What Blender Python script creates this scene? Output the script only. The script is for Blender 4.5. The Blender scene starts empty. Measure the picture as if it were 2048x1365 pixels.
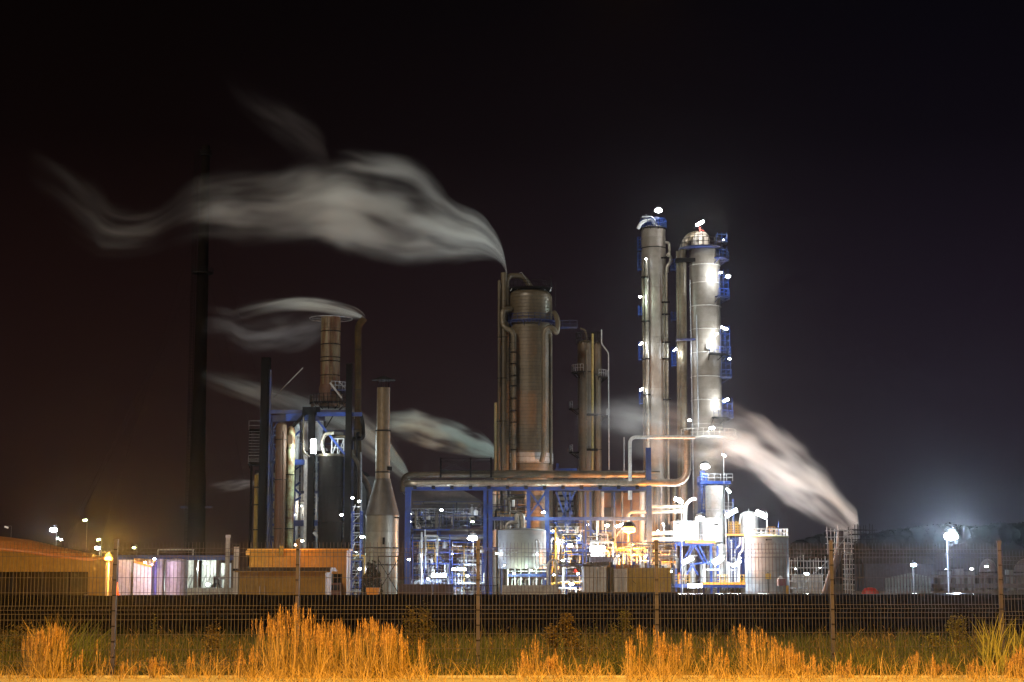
import bpy, math, random
from mathutils import Vector, Matrix
random.seed(7)
C = bpy.context.scene.collection
R = math.radians; PI = math.pi
sc = bpy.context.scene

# ------------------------------------------------------------------ camera
F = 3400.0; HOR = 1150.0; EYE = 3.2
PITCH = math.atan((HOR-682.5)/F)
cd = bpy.data.cameras.new('camera'); cam = bpy.data.objects.new('camera', cd); C.objects.link(cam)
cam.location = (0, 0, EYE); cam.rotation_euler = (PI/2+PITCH, 0, 0)
cd.sensor_width = 36; cd.lens = 36*F/2048; cd.clip_start = 0.5; cd.clip_end = 6000
sc.camera = cam
cp, sp = math.cos(PITCH), math.sin(PITCH)
def W(px, py, Y):
    u, v = px-1024, 682.5-py
    t = Y/(F*cp-v*sp)
    return Vector((u*t, Y, EYE+(F*sp+v*cp)*t))
def WX(px, Y, py=1000): return W(px, py, Y).x
def WZ(py, Y): return W(1024, py, Y).z

# ------------------------------------------------------------------ sky
w = bpy.data.worlds.new('World'); sc.world = w; w.use_nodes = True
nt = w.node_tree; nt.nodes.clear()
out = nt.nodes.new('ShaderNodeOutputWorld'); add = nt.nodes.new('ShaderNodeAddShader')
sky = nt.nodes.new('ShaderNodeTexSky'); sky.sky_type = 'NISHITA'; sky.sun_disc = False
sky.sun_elevation = R(-9); sky.sun_rotation = R(200)
b0 = nt.nodes.new('ShaderNodeBackground'); b0.inputs[1].default_value = 0.10
nt.links.new(sky.outputs[0], b0.inputs[0])
tc = nt.nodes.new('ShaderNodeTexCoord'); sx = nt.nodes.new('ShaderNodeSeparateXYZ')
nt.links.new(tc.outputs['Generated'], sx.inputs[0])
rp = nt.nodes.new('ShaderNodeValToRGB'); e = rp.color_ramp
e.elements[0].position = 0.0; e.elements[0].color = (.0150, .0088, .0085, 1)
e.elements[1].position = 0.60; e.elements[1].color = (.0014, .0011, .0015, 1)
for p, c in ((.08, (.0150, .0086, .0094, 1)), (.16, (.0088, .0046, .0058, 1)), (.25, (.0030, .0016, .0022, 1)), (.36, (.0013, .0009, .0012, 1))):
    q = e.elements.new(p); q.color = c
nt.links.new(sx.outputs['Z'], rp.inputs[0])
# town glow: sodium to one side, cool harbour light to the other
g1 = nt.nodes.new('ShaderNodeValToRGB'); g1.color_ramp.elements[0].position = .40
g1.color_ramp.elements[0].color = (.88, .66, .50, 1); g1.color_ramp.elements[1].position = .62; g1.color_ramp.elements[1].color = (1.05, 1.30, 1.9, 1)
q = g1.color_ramp.elements.new(.48); q.color = (1.05, 1.0, 1.0, 1)
mr = nt.nodes.new('ShaderNodeMapRange'); mr.inputs[1].default_value = -1; mr.inputs[2].default_value = 1
nt.links.new(sx.outputs['X'], mr.inputs[0]); nt.links.new(mr.outputs[0], g1.inputs[0])
mx = nt.nodes.new('ShaderNodeMix'); mx.data_type = 'RGBA'; mx.blend_type = 'MULTIPLY'; mx.inputs[0].default_value = 1
nt.links.new(rp.outputs[0], mx.inputs[6]); nt.links.new(g1.outputs[0], mx.inputs[7])
b1 = nt.nodes.new('ShaderNodeBackground'); nt.links.new(mx.outputs[2], b1.inputs[0]); b1.inputs[1].default_value = 1.0
nt.links.new(b0.outputs[0], add.inputs[0]); nt.links.new(b1.outputs[0], add.inputs[1]); nt.links.new(add.outputs[0], out.inputs[0])

# added warm fill sun, standing in for general light of town and road lamps
sd = bpy.data.lights.new('town_fill_sun', 'SUN'); sd.energy = 1.4; sd.angle = R(8); sd.color = (1, .93, .82)
so = bpy.data.objects.new('town_fill_sun', sd); C.objects.link(so)
so.rotation_euler = (R(62), 0, R(-28))

sc.view_settings.view_transform = 'Standard'; sc.view_settings.look = 'None'
sc.view_settings.exposure = 0; sc.view_settings.gamma = 1; sc.view_settings.use_curve_mapping = False
cy = sc.cycles
cy.use_denoising = True; cy.denoiser = 'OPENIMAGEDENOISE'; cy.denoising_prefilter = 'ACCURATE'
cy.max_bounces = 6; cy.diffuse_bounces = 2; cy.glossy_bounces = 2; cy.transmission_bounces = 2; cy.volume_bounces = 4
cy.transparent_max_bounces = 8; cy.caustics_reflective = False; cy.caustics_refractive = False
cy.use_adaptive_sampling = True; cy.adaptive_threshold = 0.02; cy.sample_clamp_indirect = 4; cy.sample_clamp_direct = 0
cy.use_light_tree = True
cy.volume_step_rate = 1.0; cy.volume_max_steps = 256

# ------------------------------------------------------------------ mesh builder
class MB:
    def __init__(s): s.v = []; s.f = []; s.sm = []
    def add(s, vs, fs, smooth=False):
        n = len(s.v); s.v.extend(tuple(p) for p in vs)
        for f in fs: s.f.append(tuple(i+n for i in f)); s.sm.append(smooth)
    def box(s, c, d, rz=0):
        cx, cy_, cz = c; hx, hy, hz = d[0]/2, d[1]/2, d[2]/2; ca, sa = math.cos(rz), math.sin(rz)
        vs = []
        for z in (-hz, hz):
            for x, y in ((-hx, -hy), (hx, -hy), (hx, hy), (-hx, hy)):
                vs.append((cx+x*ca-y*sa, cy_+x*sa+y*ca, cz+z))
        s.add(vs, [(3, 2, 1, 0), (4, 5, 6, 7), (0, 1, 5, 4), (1, 2, 6, 5), (2, 3, 7, 6), (3, 0, 4, 7)]); return s
    def beam(s, p0, p1, a, b=None):
        b = b or a; p0 = Vector(p0); p1 = Vector(p1); d = (p1-p0)
        if d.length < 1e-6: return s
        d.normalize(); up = Vector((0, 0, 1)) if abs(d.z) < .95 else Vector((0, 1, 0))
        u = d.cross(up).normalized(); v = u.cross(d).normalized()
        vs = [p+u*(i*a/2)+v*(j*b/2) for p in (p0, p1) for i, j in ((-1, -1), (1, -1), (1, 1), (-1, 1))]
        s.add(vs, [(0, 1, 2, 3), (7, 6, 5, 4), (0, 4, 5, 1), (1, 5, 6, 2), (2, 6, 7, 3), (3, 7, 4, 0)]); return s
    def sweep(s, pts, rads, n=10, cap=True):
        pts = [Vector(p) for p in pts]; m = len(pts)
        if not hasattr(rads, '__len__'): rads = [rads]*m
        t = (pts[1]-pts[0]).normalized(); ref = Vector((0, 0, 1)) if abs(t.z) < .9 else Vector((1, 0, 0))
        u = t.cross(ref).normalized(); vs = []
        for i in range(m):
            a = pts[max(i-1, 0)]; b = pts[min(i+1, m-1)]; t = (b-a)
            if t.length < 1e-9: t = Vector((0, 0, 1))
            t.normalize(); u = (u-t*u.dot(t)).normalized(); v = t.cross(u)
            for k in range(n):
                q = 2*PI*k/n; vs.append(pts[i]+(u*math.cos(q)+v*math.sin(q))*rads[i])
        fs = [(i*n+k, i*n+(k+1) % n, (i+1)*n+(k+1) % n, (i+1)*n+k) for i in range(m-1) for k in range(n)]
        s.add(vs, fs, n > 4)
        if cap and n > 2:
            s.add(vs[:n], [tuple(range(n-1, -1, -1))]); s.add(vs[-n:], [tuple(range(n))])
        return s
    def tube(s, p0, p1, r, n=8, r2=None): return s.sweep([p0, p1], [r, r if r2 is None else r2], n)
    def pipe(s, pts, r, n=10, bend=None):
        bend = bend or r*2.2; P = [Vector(p) for p in pts]; o = [P[0]]
        for i in range(1, len(P)-1):
            a, b, c = P[i-1], P[i], P[i+1]; d0 = (a-b); d1 = (c-b)
            k = min(bend, d0.length*.49, d1.length*.49); A = b+d0.normalized()*k; B = b+d1.normalized()*k
            for j in range(6):
                t = j/5; o.append(A*(1-t)**2+b*2*t*(1-t)+B*t*t)
        o.append(P[-1]); return s.sweep(o, r, n)
    def lathe(s, x, y, prof, n=32, cap=True):
        vs = [(x+r*math.cos(2*PI*k/n), y+r*math.sin(2*PI*k/n), z) for r, z in prof for k in range(n)]
        m = len(prof)
        # hard creases between segments that turn sharply: duplicate rings
        for i in range(m-1):
            a = vs[i*n:(i+1)*n]+vs[(i+1)*n:(i+2)*n]
            s.add(a, [(k, (k+1) % n, n+(k+1) % n, n+k) for k in range(n)], True)
        if cap: s.add(vs[:n], [tuple(range(n-1, -1, -1))]); s.add(vs[-n:], [tuple(range(n))])
        return s
    def ring(s, x, y, z, Rr, r, n=40, k=5):
        vs = []
        for i in range(n):
            a = 2*PI*i/n
            for j in range(k):
                b = 2*PI*j/k; q = Rr+r*math.cos(b); vs.append((x+q*math.cos(a), y+q*math.sin(a), z+r*math.sin(b)))
        s.add(vs, [(i*k+j, ((i+1) % n)*k+j, ((i+1) % n)*k+(j+1) % k, i*k+(j+1) % k) for i in range(n) for j in range(k)], True); return s
    def sector(s, x, y, z, r0, r1, a0, a1, h=.15, n=14):
        vs = []
        for i in range(n+1):
            a = R(a0+(a1-a0)*i/n)
            for r in (r0, r1):
                for zz in (z-h, z): vs.append((x+r*math.cos(a), y+r*math.sin(a), zz))
        fs = []
        for i in range(n):
            b = i*4; c = b+4
            fs += [(b, b+2, c+2, c), (b+1, c+1, c+3, b+3), (b+2, b+3, c+3, c+2), (b, c, c+1, b+1)]
        fs += [(0, 1, 3, 2), (n*4, n*4+2, n*4+3, n*4+1)]
        s.add(vs, fs); return s
    def rail(s, pts, h=1.1, step=1.4, r=.035, mid=2):
        pts = [Vector(p) for p in pts]
        for a, b in zip(pts, pts[1:]):
            L = (b-a).length; k = max(1, round(L/step))
            for i in range(k+1):
                p = a.lerp(b, i/k); s.tube(p, p+Vector((0, 0, h)), r, 4)
            for j in range(mid):
                z = Vector((0, 0, h*(j+1)/mid)); s.tube(a+z, b+z, r, 4)
        return s
    def arcrail(s, x, y, z, r, a0, a1, h=1.1, n=10, rr=.035):
        P = [(x+r*math.cos(R(a0+(a1-a0)*i/n)), y+r*math.sin(R(a0+(a1-a0)*i/n)), z) for i in range(n+1)]
        for p in P: s.tube(p, (p[0], p[1], z+h), rr, 4)
        for q in (.5, 1): s.sweep([(p[0], p[1], z+h*q) for p in P], rr, 4)
        return s
    def ladder(s, x, y, z0, z1, a=-90, w=.5, cage=True, r=.04):
        ca, sa = math.cos(R(a)), math.sin(R(a)); tx, ty = -sa, ca
        for k in (-1, 1): s.tube((x+tx*w/2*k, y+ty*w/2*k, z0), (x+tx*w/2*k, y+ty*w/2*k, z1), r, 4)
        z = z0+.3
        while z < z1: s.tube((x-tx*w/2, y-ty*w/2, z), (x+tx*w/2, y+ty*w/2, z), r*.7, 4); z += .45
        if cage:
            z = z0+2.2; hoops = []
            while z < z1:
                h = [(x+(math.cos(R(a+q))*.7)*1.0+ca*.1, y+math.sin(R(a+q))*.7+sa*.1, z) for q in range(-90, 91, 36)]
                s.sweep(h, r*.8, 4); hoops.append(h); z += 1.0
            if len(hoops) > 1:
                for j in (0, 1, 3, 5 if len(hoops[0]) > 5 else 4): s.tube(hoops[0][j], hoops[-1][j], r*.7, 4)
        return s

def new_obj(name, mb, m, parent=None, loc=None, root=None):
    me = bpy.data.meshes.new(name)
    o = bpy.data.objects.new(name, me); C.objects.link(o)
    if parent is not None:
        base = parent['_base'] if '_base' in parent else (0, 0, 0); o.parent = parent
    else:
        base = loc if loc is not None else auto_base(mb); o.location = base
    o['_base'] = tuple(base)
    me.from_pydata([(v[0]-base[0], v[1]-base[1], v[2]-base[2]) for v in mb.v], [], mb.f)
    me.polygons.foreach_set('use_smooth', mb.sm)
    if m: me.materials.append(m)
    return o
def auto_base(mb):
    xs = [v[0] for v in mb.v]; ys = [v[1] for v in mb.v]; zs = [v[2] for v in mb.v]
    return ((min(xs)+max(xs))/2, (min(ys)+max(ys))/2, min(zs))
def part(name, mb, m, parent, label=None):
    o = new_obj(name, mb, m, parent)
    if label: o['label'] = label
    return o
def thing(name, label, cat, loc, group=None):
    o = bpy.data.objects.new(name, None); C.objects.link(o); o.empty_display_size = .5
    o.location = loc; o['_base'] = tuple(loc); o['label'] = label; o['category'] = cat
    if group: o['group'] = group
    return o
def single(name, label, cat, mb, m, group=None, loc=None):
    o = new_obj(name, mb, m, None, loc); o['label'] = label; o['category'] = cat
    if group: o['group'] = group
    return o
def struct(name, mb, m, kind='structure'):
    o = new_obj(name, mb, m, None, (0, 0, 0)); o['kind'] = kind; return o

# ------------------------------------------------------------------ materials
def mat(name, col, rough=.55, metal=0., var=.25, scale=.35, col2=None, amt=.5, ridge=None, shell=None, bump=0., streak=False, spec=None):
    m = bpy.data.materials.new(name); m.use_nodes = True; n = m.node_tree; L = n.links
    b = n.nodes['Principled BSDF']; b.inputs['Roughness'].default_value = rough; b.inputs['Metallic'].default_value = metal
    if spec is not None: b.inputs['Specular IOR Level'].default_value = spec
    t = n.nodes.new('ShaderNodeTexCoord'); src = t.outputs['Object']
    mp = n.nodes.new('ShaderNodeMapping'); L.new(src, mp.inputs[0])
    if streak: mp.inputs['Scale'].default_value = (1, 1, .16)
    no = n.nodes.new('ShaderNodeTexNoise'); no.inputs['Scale'].default_value = scale; no.inputs['Detail'].default_value = 7; no.inputs['Roughness'].default_value = .65
    L.new(mp.outputs[0], no.inputs['Vector'])
    r = n.nodes.new('ShaderNodeValToRGB'); L.new(no.outputs[0], r.inputs[0])
    c2 = col2 or tuple(c*(1-var) for c in col)
    a = r.color_ramp.elements
    a[0].position = max(0, amt-.12); a[0].color = (*c2, 1)
    a[1].position = min(1, amt+.12); a[1].color = (*[min(1, c*(1+var*.3)) for c in col], 1)
    res = r.outputs[0]
    n2 = n.nodes.new('ShaderNodeTexNoise'); n2.inputs['Scale'].default_value = scale*7; n2.inputs['Detail'].default_value = 5; L.new(src, n2.inputs['Vector'])
    mm = n.nodes.new('ShaderNodeMix'); mm.data_type = 'RGBA'; mm.blend_type = 'MULTIPLY'; mm.inputs[0].default_value = .5
    r2 = n.nodes.new('ShaderNodeValToRGB'); r2.color_ramp.elements[0].position = .35; r2.color_ramp.elements[0].color = (.55, .52, .48, 1); r2.color_ramp.elements[1].position = .6
    L.new(n2.outputs[0], r2.inputs[0]); L.new(res, mm.inputs[6]); L.new(r2.outputs[0], mm.inputs[7]); res = mm.outputs[2]
    hgt = None
    if shell:     # plates or cladding bands round a drum: (radius, plate width, plate height, seam)
        rad, bw, bh, seam = shell
        s = n.nodes.new('ShaderNodeSeparateXYZ'); L.new(src, s.inputs[0])
        at = n.nodes.new('ShaderNodeMath'); at.operation = 'ARCTAN2'; L.new(s.outputs[1], at.inputs[0]); L.new(s.outputs[0], at.inputs[1])
        mu = n.nodes.new('ShaderNodeMath'); mu.operation = 'MULTIPLY'; mu.inputs[1].default_value = rad; L.new(at.outputs[0], mu.inputs[0])
        cb = n.nodes.new('ShaderNodeCombineXYZ'); L.new(mu.outputs[0], cb.inputs[0]); L.new(s.outputs[2], cb.inputs[1])
        bk = n.nodes.new('ShaderNodeTexBrick'); L.new(cb.outputs[0], bk.inputs['Vector'])
        bk.inputs['Scale'].default_value = 1; bk.inputs['Brick Width'].default_value = bw; bk.inputs['Row Height'].default_value = bh
        bk.inputs['Mortar Size'].default_value = seam; bk.inputs['Mortar Smooth'].default_value = .3
        bk.inputs['Color1'].default_value = (1, 1, 1, 1); bk.inputs['Color2'].default_value = (.80, .78, .74, 1); bk.inputs['Mortar'].default_value = (.38, .34, .30, 1)
        m3 = n.nodes.new('ShaderNodeMix'); m3.data_type = 'RGBA'; m3.blend_type = 'MULTIPLY'; m3.inputs[0].default_value = 1
        L.new(res, m3.inputs[6]); L.new(bk.outputs[0], m3.inputs[7]); res = m3.outputs[2]
        iv = n.nodes.new('ShaderNodeMath'); iv.operation = 'SUBTRACT'; iv.inputs[0].default_value = 1; L.new(bk.outputs['Fac'], iv.inputs[1]); hgt = iv.outputs[0]
    if ridge:
        wv = n.nodes.new('ShaderNodeTexWave'); wv.wave_type = 'BANDS'; wv.bands_direction = ridge[0]; wv.inputs['Scale'].default_value = ridge[1]; L.new(src, wv.inputs['Vector'])
        hgt = wv.outputs['Fac']
        m4 = n.nodes.new('ShaderNodeMix'); m4.data_type = 'RGBA'; m4.blend_type = 'MULTIPLY'; m4.inputs[0].default_value = .0
    if hgt is not None or bump:
        bp = n.nodes.new('ShaderNodeBump'); bp.inputs['Distance'].default_value = .08; bp.inputs['Strength'].default_value = .7
        L.new(hgt if hgt is not None else n2.outputs[0], bp.inputs['Height']); L.new(bp.outputs[0], b.inputs['Normal'])
        if hgt is None: bp.inputs['Distance'].default_value = bump
    L.new(res, b.inputs['Base Color']); return m
def emit(name, col, s):
    m = bpy.data.materials.new(name); m.use_nodes = True; b = m.node_tree.nodes['Principled BSDF']
    b.inputs['Base Color'].default_value = (*col, 1); b.inputs['Emission Color'].default_value = (*col, 1); b.inputs['Emission Strength'].default_value = s
    return m
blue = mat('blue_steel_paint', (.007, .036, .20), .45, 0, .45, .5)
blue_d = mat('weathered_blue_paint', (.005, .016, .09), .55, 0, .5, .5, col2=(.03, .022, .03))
dark = mat('dark_steel', (.014, .011, .009), .75, 0, .5, .4, spec=.15)
black = mat('black_steel', (.006, .004, .003), .85, 0, .4, .4, spec=.06)
alu = mat('pipe_cladding', (.36, .32, .25), .34, .6, .35, .4, shell=None, bump=.02)
alu_d = mat('dull_pipe_cladding', (.11, .085, .05), .45, .35, .4, .4, bump=.02)
white = mat('white_paint', (.66, .66, .64), .45, 0, .25, .4, streak=True)
cream = mat('weathered_white_plate', (.42, .38, .32), .5, 0, .25, .12, streak=True)
grey = mat('grey_paint', (.30, .30, .285), .5, 0, .3, .3, streak=True)
galv = mat('galvanised_steel', (.36, .36, .36), .45, .5, .3, 1.5)
concrete = mat('concrete', (.34, .31, .26), .85, 0, .35, .8, bump=.02)
rust = mat('rusty_steel', (.07, .048, .018), .65, .1, .3, .55, col2=(.10, .035, .012), amt=.52, streak=True)
rust2 = mat('rust_streaked_plate', (.18, .15, .08), .55, .1, .3, 1.0, col2=(.10, .030, .006), amt=.52, streak=True, shell=(1.4, 5, 2.4, .03))
brown = mat('brown_banded_cladding', (.132, .098, .055), .40, .2, .3, .3, streak=True, shell=(3.4, 60, .55, .035))
brown2 = mat('brown_plain_cladding', (.115, .083, .042), .45, .15, .35, .25, streak=True, shell=(1., 4., 3.2, .02))
tower_m = mat('tower_plate', (.23, .195, .155), .45, 0, .22, .15, streak=True, shell=(2.3, 40., 3.1, .02))
yellow = mat('yellow_rail_paint', (.62, .33, .03), .5, 0, .25, 1)
orange_p = mat('orange_edge_paint', (.62, .24, .02), .5, 0, .2, 1)
clad = mat('corrugated_cladding', (.17, .15, .11), .5, 0, .2, .3, ridge=('X', 2.2))
clad_o = mat('ochre_corrugated_cladding', (.42, .155, .003), .55, 0, .2, .3, ridge=('X', 3.0))
clad_hall = mat('ochre_hall_cladding', (.30, .135, .02), .55, 0, .3, .2, ridge=('X', 2.0))
tan = mat('tan_sheet_wall', (.25, .135, .008), .6, 0, .2, .25, ridge=('X', 2.4))  # sodium light on the shed fronts is put into this saturated tan
roofm = mat('red_brown_roof_sheet', (.42, .15, .03), .5, 0, .2, .3)
ivory = mat('ivory_container_paint', (.52, .50, .46), .5, 0, .2, .4, ridge=('X', 3.2))
yellow_c = mat('yellow_container_paint', (.42, .25, .02), .5, 0, .22, .35, ridge=('X', 3.2))  # container's own yellow, saturated further to stand in for sodium light
olive = mat('olive_container_paint', (.10, .065, .012), .55, 0, .25, .4, ridge=('X', 3.2))
red = mat('red_paint', (.45, .02, .012), .5, 0, .2, 1)
plastic_o = mat('orange_plastic', (.65, .12, .02), .45, 0, .1, 2)
postm = mat('fence_post_paint', (.024, .018, .05), .5, .1, .25, 3)
wirem = mat('fence_wire_coating', (.085, .075, .10), .45, .3, .25, 2)
sign_m = mat('mustard_board', (.42, .26, .03), .6, 0, .2, 2)
bulb_w = emit('cool_white_lamp_lens', (.90, .96, 1), 60)
bulb_b = emit('blue_white_lamp_lens', (.62, .78, 1), 60)
bulb_o = emit('sodium_lamp_lens', (1, .50, .12), 5)
bulb_g = emit('greenish_lamp_lens', (.80, 1, .55), 12)
bulb_f = emit('warm_white_lamp_lens', (1, .80, .55), 30)

def shaped(m, rad, bw, bh, seam):
    """copy of a cladding material with plates to suit another drum"""
    c = m.copy(); c.name = m.name
    for n in c.node_tree.nodes:
        if n.type == 'TEX_BRICK': n.inputs['Brick Width'].default_value = bw; n.inputs['Row Height'].default_value = bh; n.inputs['Mortar Size'].default_value = seam
        if n.type == 'MATH' and n.operation == 'MULTIPLY': n.inputs[1].default_value = rad
    return c

# ------------------------------------------------------------------ ground
def hn(x, y, s=1.):
    return (math.sin(x*.37*s+1.3)*math.cos(y*.29*s+.7)+.5*math.sin(x*.91*s+y*.53*s)+.25*math.sin(x*2.3*s-y*1.7*s+2))/1.75
def smooth(a, b, t):
    t = min(1, max(0, (t-a)/(b-a))); return t*t*(3-2*t)
def gz(x, y):
    z = 1.80
    z -= .30*smooth(28, 45, y)                    # falls gently behind the fence
    crest = 2.00+.045*hn(x, 0, .35)+.03*hn(x*3.1, y*.6, 1.1)
    if y > 45: z = 1.5+(crest-1.5)*smooth(45, 100, y)
    if y > 104: z = crest*(1-smooth(104, 140, y))
    if 24.5 < y < 135: z += .05*hn(x, y, 1.3)*smooth(24.5, 30, y)*(1-smooth(98, 135, y))
    return z
ys = [2, 10, 18, 21, 22.6, 23.3, 24.2, 25]+[25+i*1.5 for i in range(1, 20)]+[56+i*4 for i in range(10)]+[95+i*1.2 for i in range(12)]+[112+i*5 for i in range(10)]+[170, 200, 240, 300, 400, 600, 800, 1100]
NX = 240
mb = MB(); vs = []
for y in ys:
    half = min(430, max(20, y*.55)*1.6)
    for i in range(NX+1):
        x = -half+2*half*i/NX; vs.append((x, y, gz(x, y) if y < 500 else gz(x, y)))
fs = [(j*(NX+1)+i, j*(NX+1)+i+1, (j+1)*(NX+1)+i+1, (j+1)*(NX+1)+i) for j in range(len(ys)-1) for i in range(NX)]
mb.add(vs, fs, True)
soil = mat('dark_coaly_earth', (.014, .008, .004), .95, 0, .7, .5, bump=.1, spec=0)
n = soil.node_tree; L = n.links; b = n.nodes['Principled BSDF']
src = b.inputs['Base Color'].links[0].from_socket
t = n.nodes.new('ShaderNodeTexCoord'); s = n.nodes.new('ShaderNodeSeparateXYZ'); L.new(t.outputs['Object'], s.inputs[0])
m1 = n.nodes.new('ShaderNodeMapRange'); m1.interpolation_type = 'SMOOTHSTEP'; m1.inputs[1].default_value = 27; m1.inputs[2].default_value = 38
L.new(s.outputs[1], m1.inputs[0])
m2 = n.nodes.new('ShaderNodeMix'); m2.data_type = 'RGBA'; m2.inputs[6].default_value = (.085, .070, .035, 1); L.new(m1.outputs[0], m2.inputs[0]); L.new(src, m2.inputs[7])
m3 = n.nodes.new('ShaderNodeMapRange'); m3.interpolation_type = 'SMOOTHSTEP'; m3.inputs[1].default_value = 125; m3.inputs[2].default_value = 150
L.new(s.outputs[1], m3.inputs[0])
m4 = n.nodes.new('ShaderNodeMix'); m4.data_type = 'RGBA'; m4.inputs[7].default_value = (.11, .10, .09, 1); L.new(m3.outputs[0], m4.inputs[0]); L.new(m2.outputs[2], m4.inputs[6])
L.new(m4.outputs[2], b.inputs['Base Color'])
struct('ground', mb, soil)
# pale footpath this side of the fence, with its kerb, and the concrete strip beyond it
mb = MB(); mb.box((0, 20.9, 1.79), (60, 4.4, .10)); mb.box((0, 23.16, 1.80), (60, .12, .13)); struct('footpath', mb, mat('pale_path_concrete', (.42, .36, .25), .8, 0, .2, .8))
mb = MB(); x = -9.0
for a, bb in ((-6.6, -4.1), (-4.07, -1.6), (-1.1, .9), (5.0, 6.1)):
    mb.box(((a+bb)/2, 26.3, 1.81), (bb-a, .55, .12))
struct('path_edging', mb, mat('edging_concrete', (.34, .27, .15), .85, 0, .3, 1.5))

# wet slabs and puddles in the yard on the far side
wet = mat('wet_yard', (.03, .03, .032), .12, 0, .4, .4)
mb = MB()
for px, py, wd, dp in ((1890, 1184, 5.0, 4.), (1905, 1180, 4.0, 3.), (1400, 1185, 7, 3), (1560, 1186, 8, 3), (1250, 1187.5, 6, 2)):
    y = 104+random.random()*2; x = WX(px, y, 1185); k = 14
    P = [(x+wd*.5*math.cos(2*PI*i/k)*(1+.2*math.sin(i*2.1)), y+dp*.5*math.sin(2*PI*i/k), gz(x, y)+.09) for i in range(k)]
    mb.add(P+[(p[0], p[1], p[2]-.12) for p in P], [tuple(range(k))]+[(i, k+i, k+(i+1) % k, (i+1) % k) for i in range(k)])
struct('puddle', mb, wet)

# ------------------------------------------------------------------ fence
def fy(x): return 23.7+.095*x
FB = 1.78
fence = thing('wire_fence', 'long welded wire mesh security fence with folded ribs and reddish posts', 'fence', (0, 23.7, FB))
posts = []
for px in (-136, 228, 594, 956, 1314, 1665, 2003, 2335):
    u = (px-1024)/F; Y = 23.7/(1-.095*u)
    posts.append((WX(px, Y, 1230), Y))
def post(i, x, y):
    mb = MB(); mb.box((x, y, FB+.92), (.048, .05, 1.90)); p = part('fence_post', mb, postm, fence)
    mb = MB(); mb.box((x, y, FB+1.885), (.06, .06, .03)); part('post_cap', mb, postm, p)
    for k in range(9): mb = MB(); mb.box((x, y-.03, FB+.12+k*.205), (.050, .012, .012)); part('clamp', mb, black, p)
for i, (x, y) in enumerate(posts): post(i, x, y)
for i in range(len(posts)-1):
    (xa, ya), (xb, yb) = posts[i], posts[i+1]; drop = .10 if i == 6 else 0
    mb = MB(); nx = 50; d = Vector((xb-xa, yb-ya, 0)); 
    zs = [0.03, .13, .15, .18, .21, .23]; H = 1.86
    prof = [(0, .02)]; 
    for zc in (.22, .95, 1.72): prof += [(0, zc-.055), (.035, zc), (0, zc+.055)]
    prof.append((0, H))
    # slight real-life sag and lean
    lean = random.uniform(-.02, .02)
    for k in range(1, nx):
        t = k/nx; bx, by = xa+d.x*t, ya+d.y*t
        wob = random.uniform(-.0025, .0025)
        mb.sweep([(bx+wob, by-.035-o+lean*z, FB-drop+z) for o, z in prof], .0031, 4, cap=False)
    for z, o in [(z, 0) for z in (.165, .275, .42, .62, .82, .895, 1.005, 1.18, 1.38, 1.665, 1.775)]+[(.22, .035), (.95, .035), (1.72, .035)]:
        mb.tube((xa+.03, ya-.035-o+lean*z+.004, FB-drop+z), (xb-.03, yb-.035-o+lean*z+.004, FB-drop+z), .0033, 4)
    part('mesh_panel', mb, wirem, fence)

# ------------------------------------------------------------------ plants
def leafmat(name, c1, c2, rough=.6, spec=.25):
    m = bpy.data.materials.new(name); m.use_nodes = True; n = m.node_tree; b = n.nodes['Principled BSDF']
    g = n.nodes.new('ShaderNodeNewGeometry'); r = n.nodes.new('ShaderNodeValToRGB')
    r.color_ramp.elements[0].color = (*c1, 1); r.color_ramp.elements[1].color = (*c2, 1)
    n.links.new(g.outputs['Random Per Island'], r.inputs[0]); n.links.new(r.outputs[0], b.inputs['Base Color'])
    b.inputs['Roughness'].default_value = rough; b.inputs['Specular IOR Level'].default_value = spec
    return m
def blade(mb, x, y, z, h, wd, lean, az, curl=1.6, seg=4):
    ca, sa = math.cos(az), math.sin(az); n0 = len(mb.v); face = random.uniform(-.9, .9); fx, fy_ = math.cos(face), math.sin(face)
    for i in range(seg+1):
        t = i/seg; o = lean*h*t**curl; zz = z+h*(t-.35*abs(lean)*t*t); ww = wd*(1-t**1.5)*.5+.0006
        cx_, cy_ = x+ca*o, y+sa*o
        mb.v.append((cx_-fx*ww, cy_-fy_*ww, zz)); mb.v.append((cx_+fx*ww, cy_+fy_*ww, zz))
    for i in range(seg):
        a = n0+2*i; mb.f.append((a, a+1, a+3, a+2)); mb.sm.append(True)
    return (x+ca*lean*h, y+sa*lean*h, z+h*(1-.35*abs(lean)))
def gx(px, Y): return WX(px, Y, 1300)
rnd = random.Random(11)
# low green and mixed grass, both sides of the fence
gmb = MB()
def ghere(px): return .5+.5*math.sin(px*.013+.8)*math.cos(px*.0071)
for k in range(60000):
    Y = 23.4+(rnd.random()**1.7)*17; px = rnd.uniform(-60, 2110)
    x = gx(px, Y); cl = math.sin(x*2.7+Y*1.9)*math.sin(x*1.1-Y*3.1+1)+.5*math.sin(x*6.1+Y*2.3)
    if cl < -.55 and rnd.random() < .75: continue
    h = rnd.uniform(.08, .30)*(1.15+.65*cl)+.04+(rnd.random() < .02)*.3
    if Y < 27.0 and (430 < px < 500 or 230 < px < 420 and Y < 26.4) and rnd.random() < .6: continue
    if 23.3 < Y < 26.4 and rnd.random() < .35: continue
    blade(gmb, x, Y, gz(x, Y)-.01, h, rnd.uniform(.006, .013), rnd.uniform(.1, .9), rnd.uniform(0, 2*PI), seg=3)
single_kind = single('green_grass', 'low green and brown grass growing along the wire fence', 'grass', gmb, leafmat('green_grass_blades', (.014, .026, .006), (.085, .085, .022)), loc=(0, 24, 1.8)); single_kind['kind'] = 'stuff'
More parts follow.
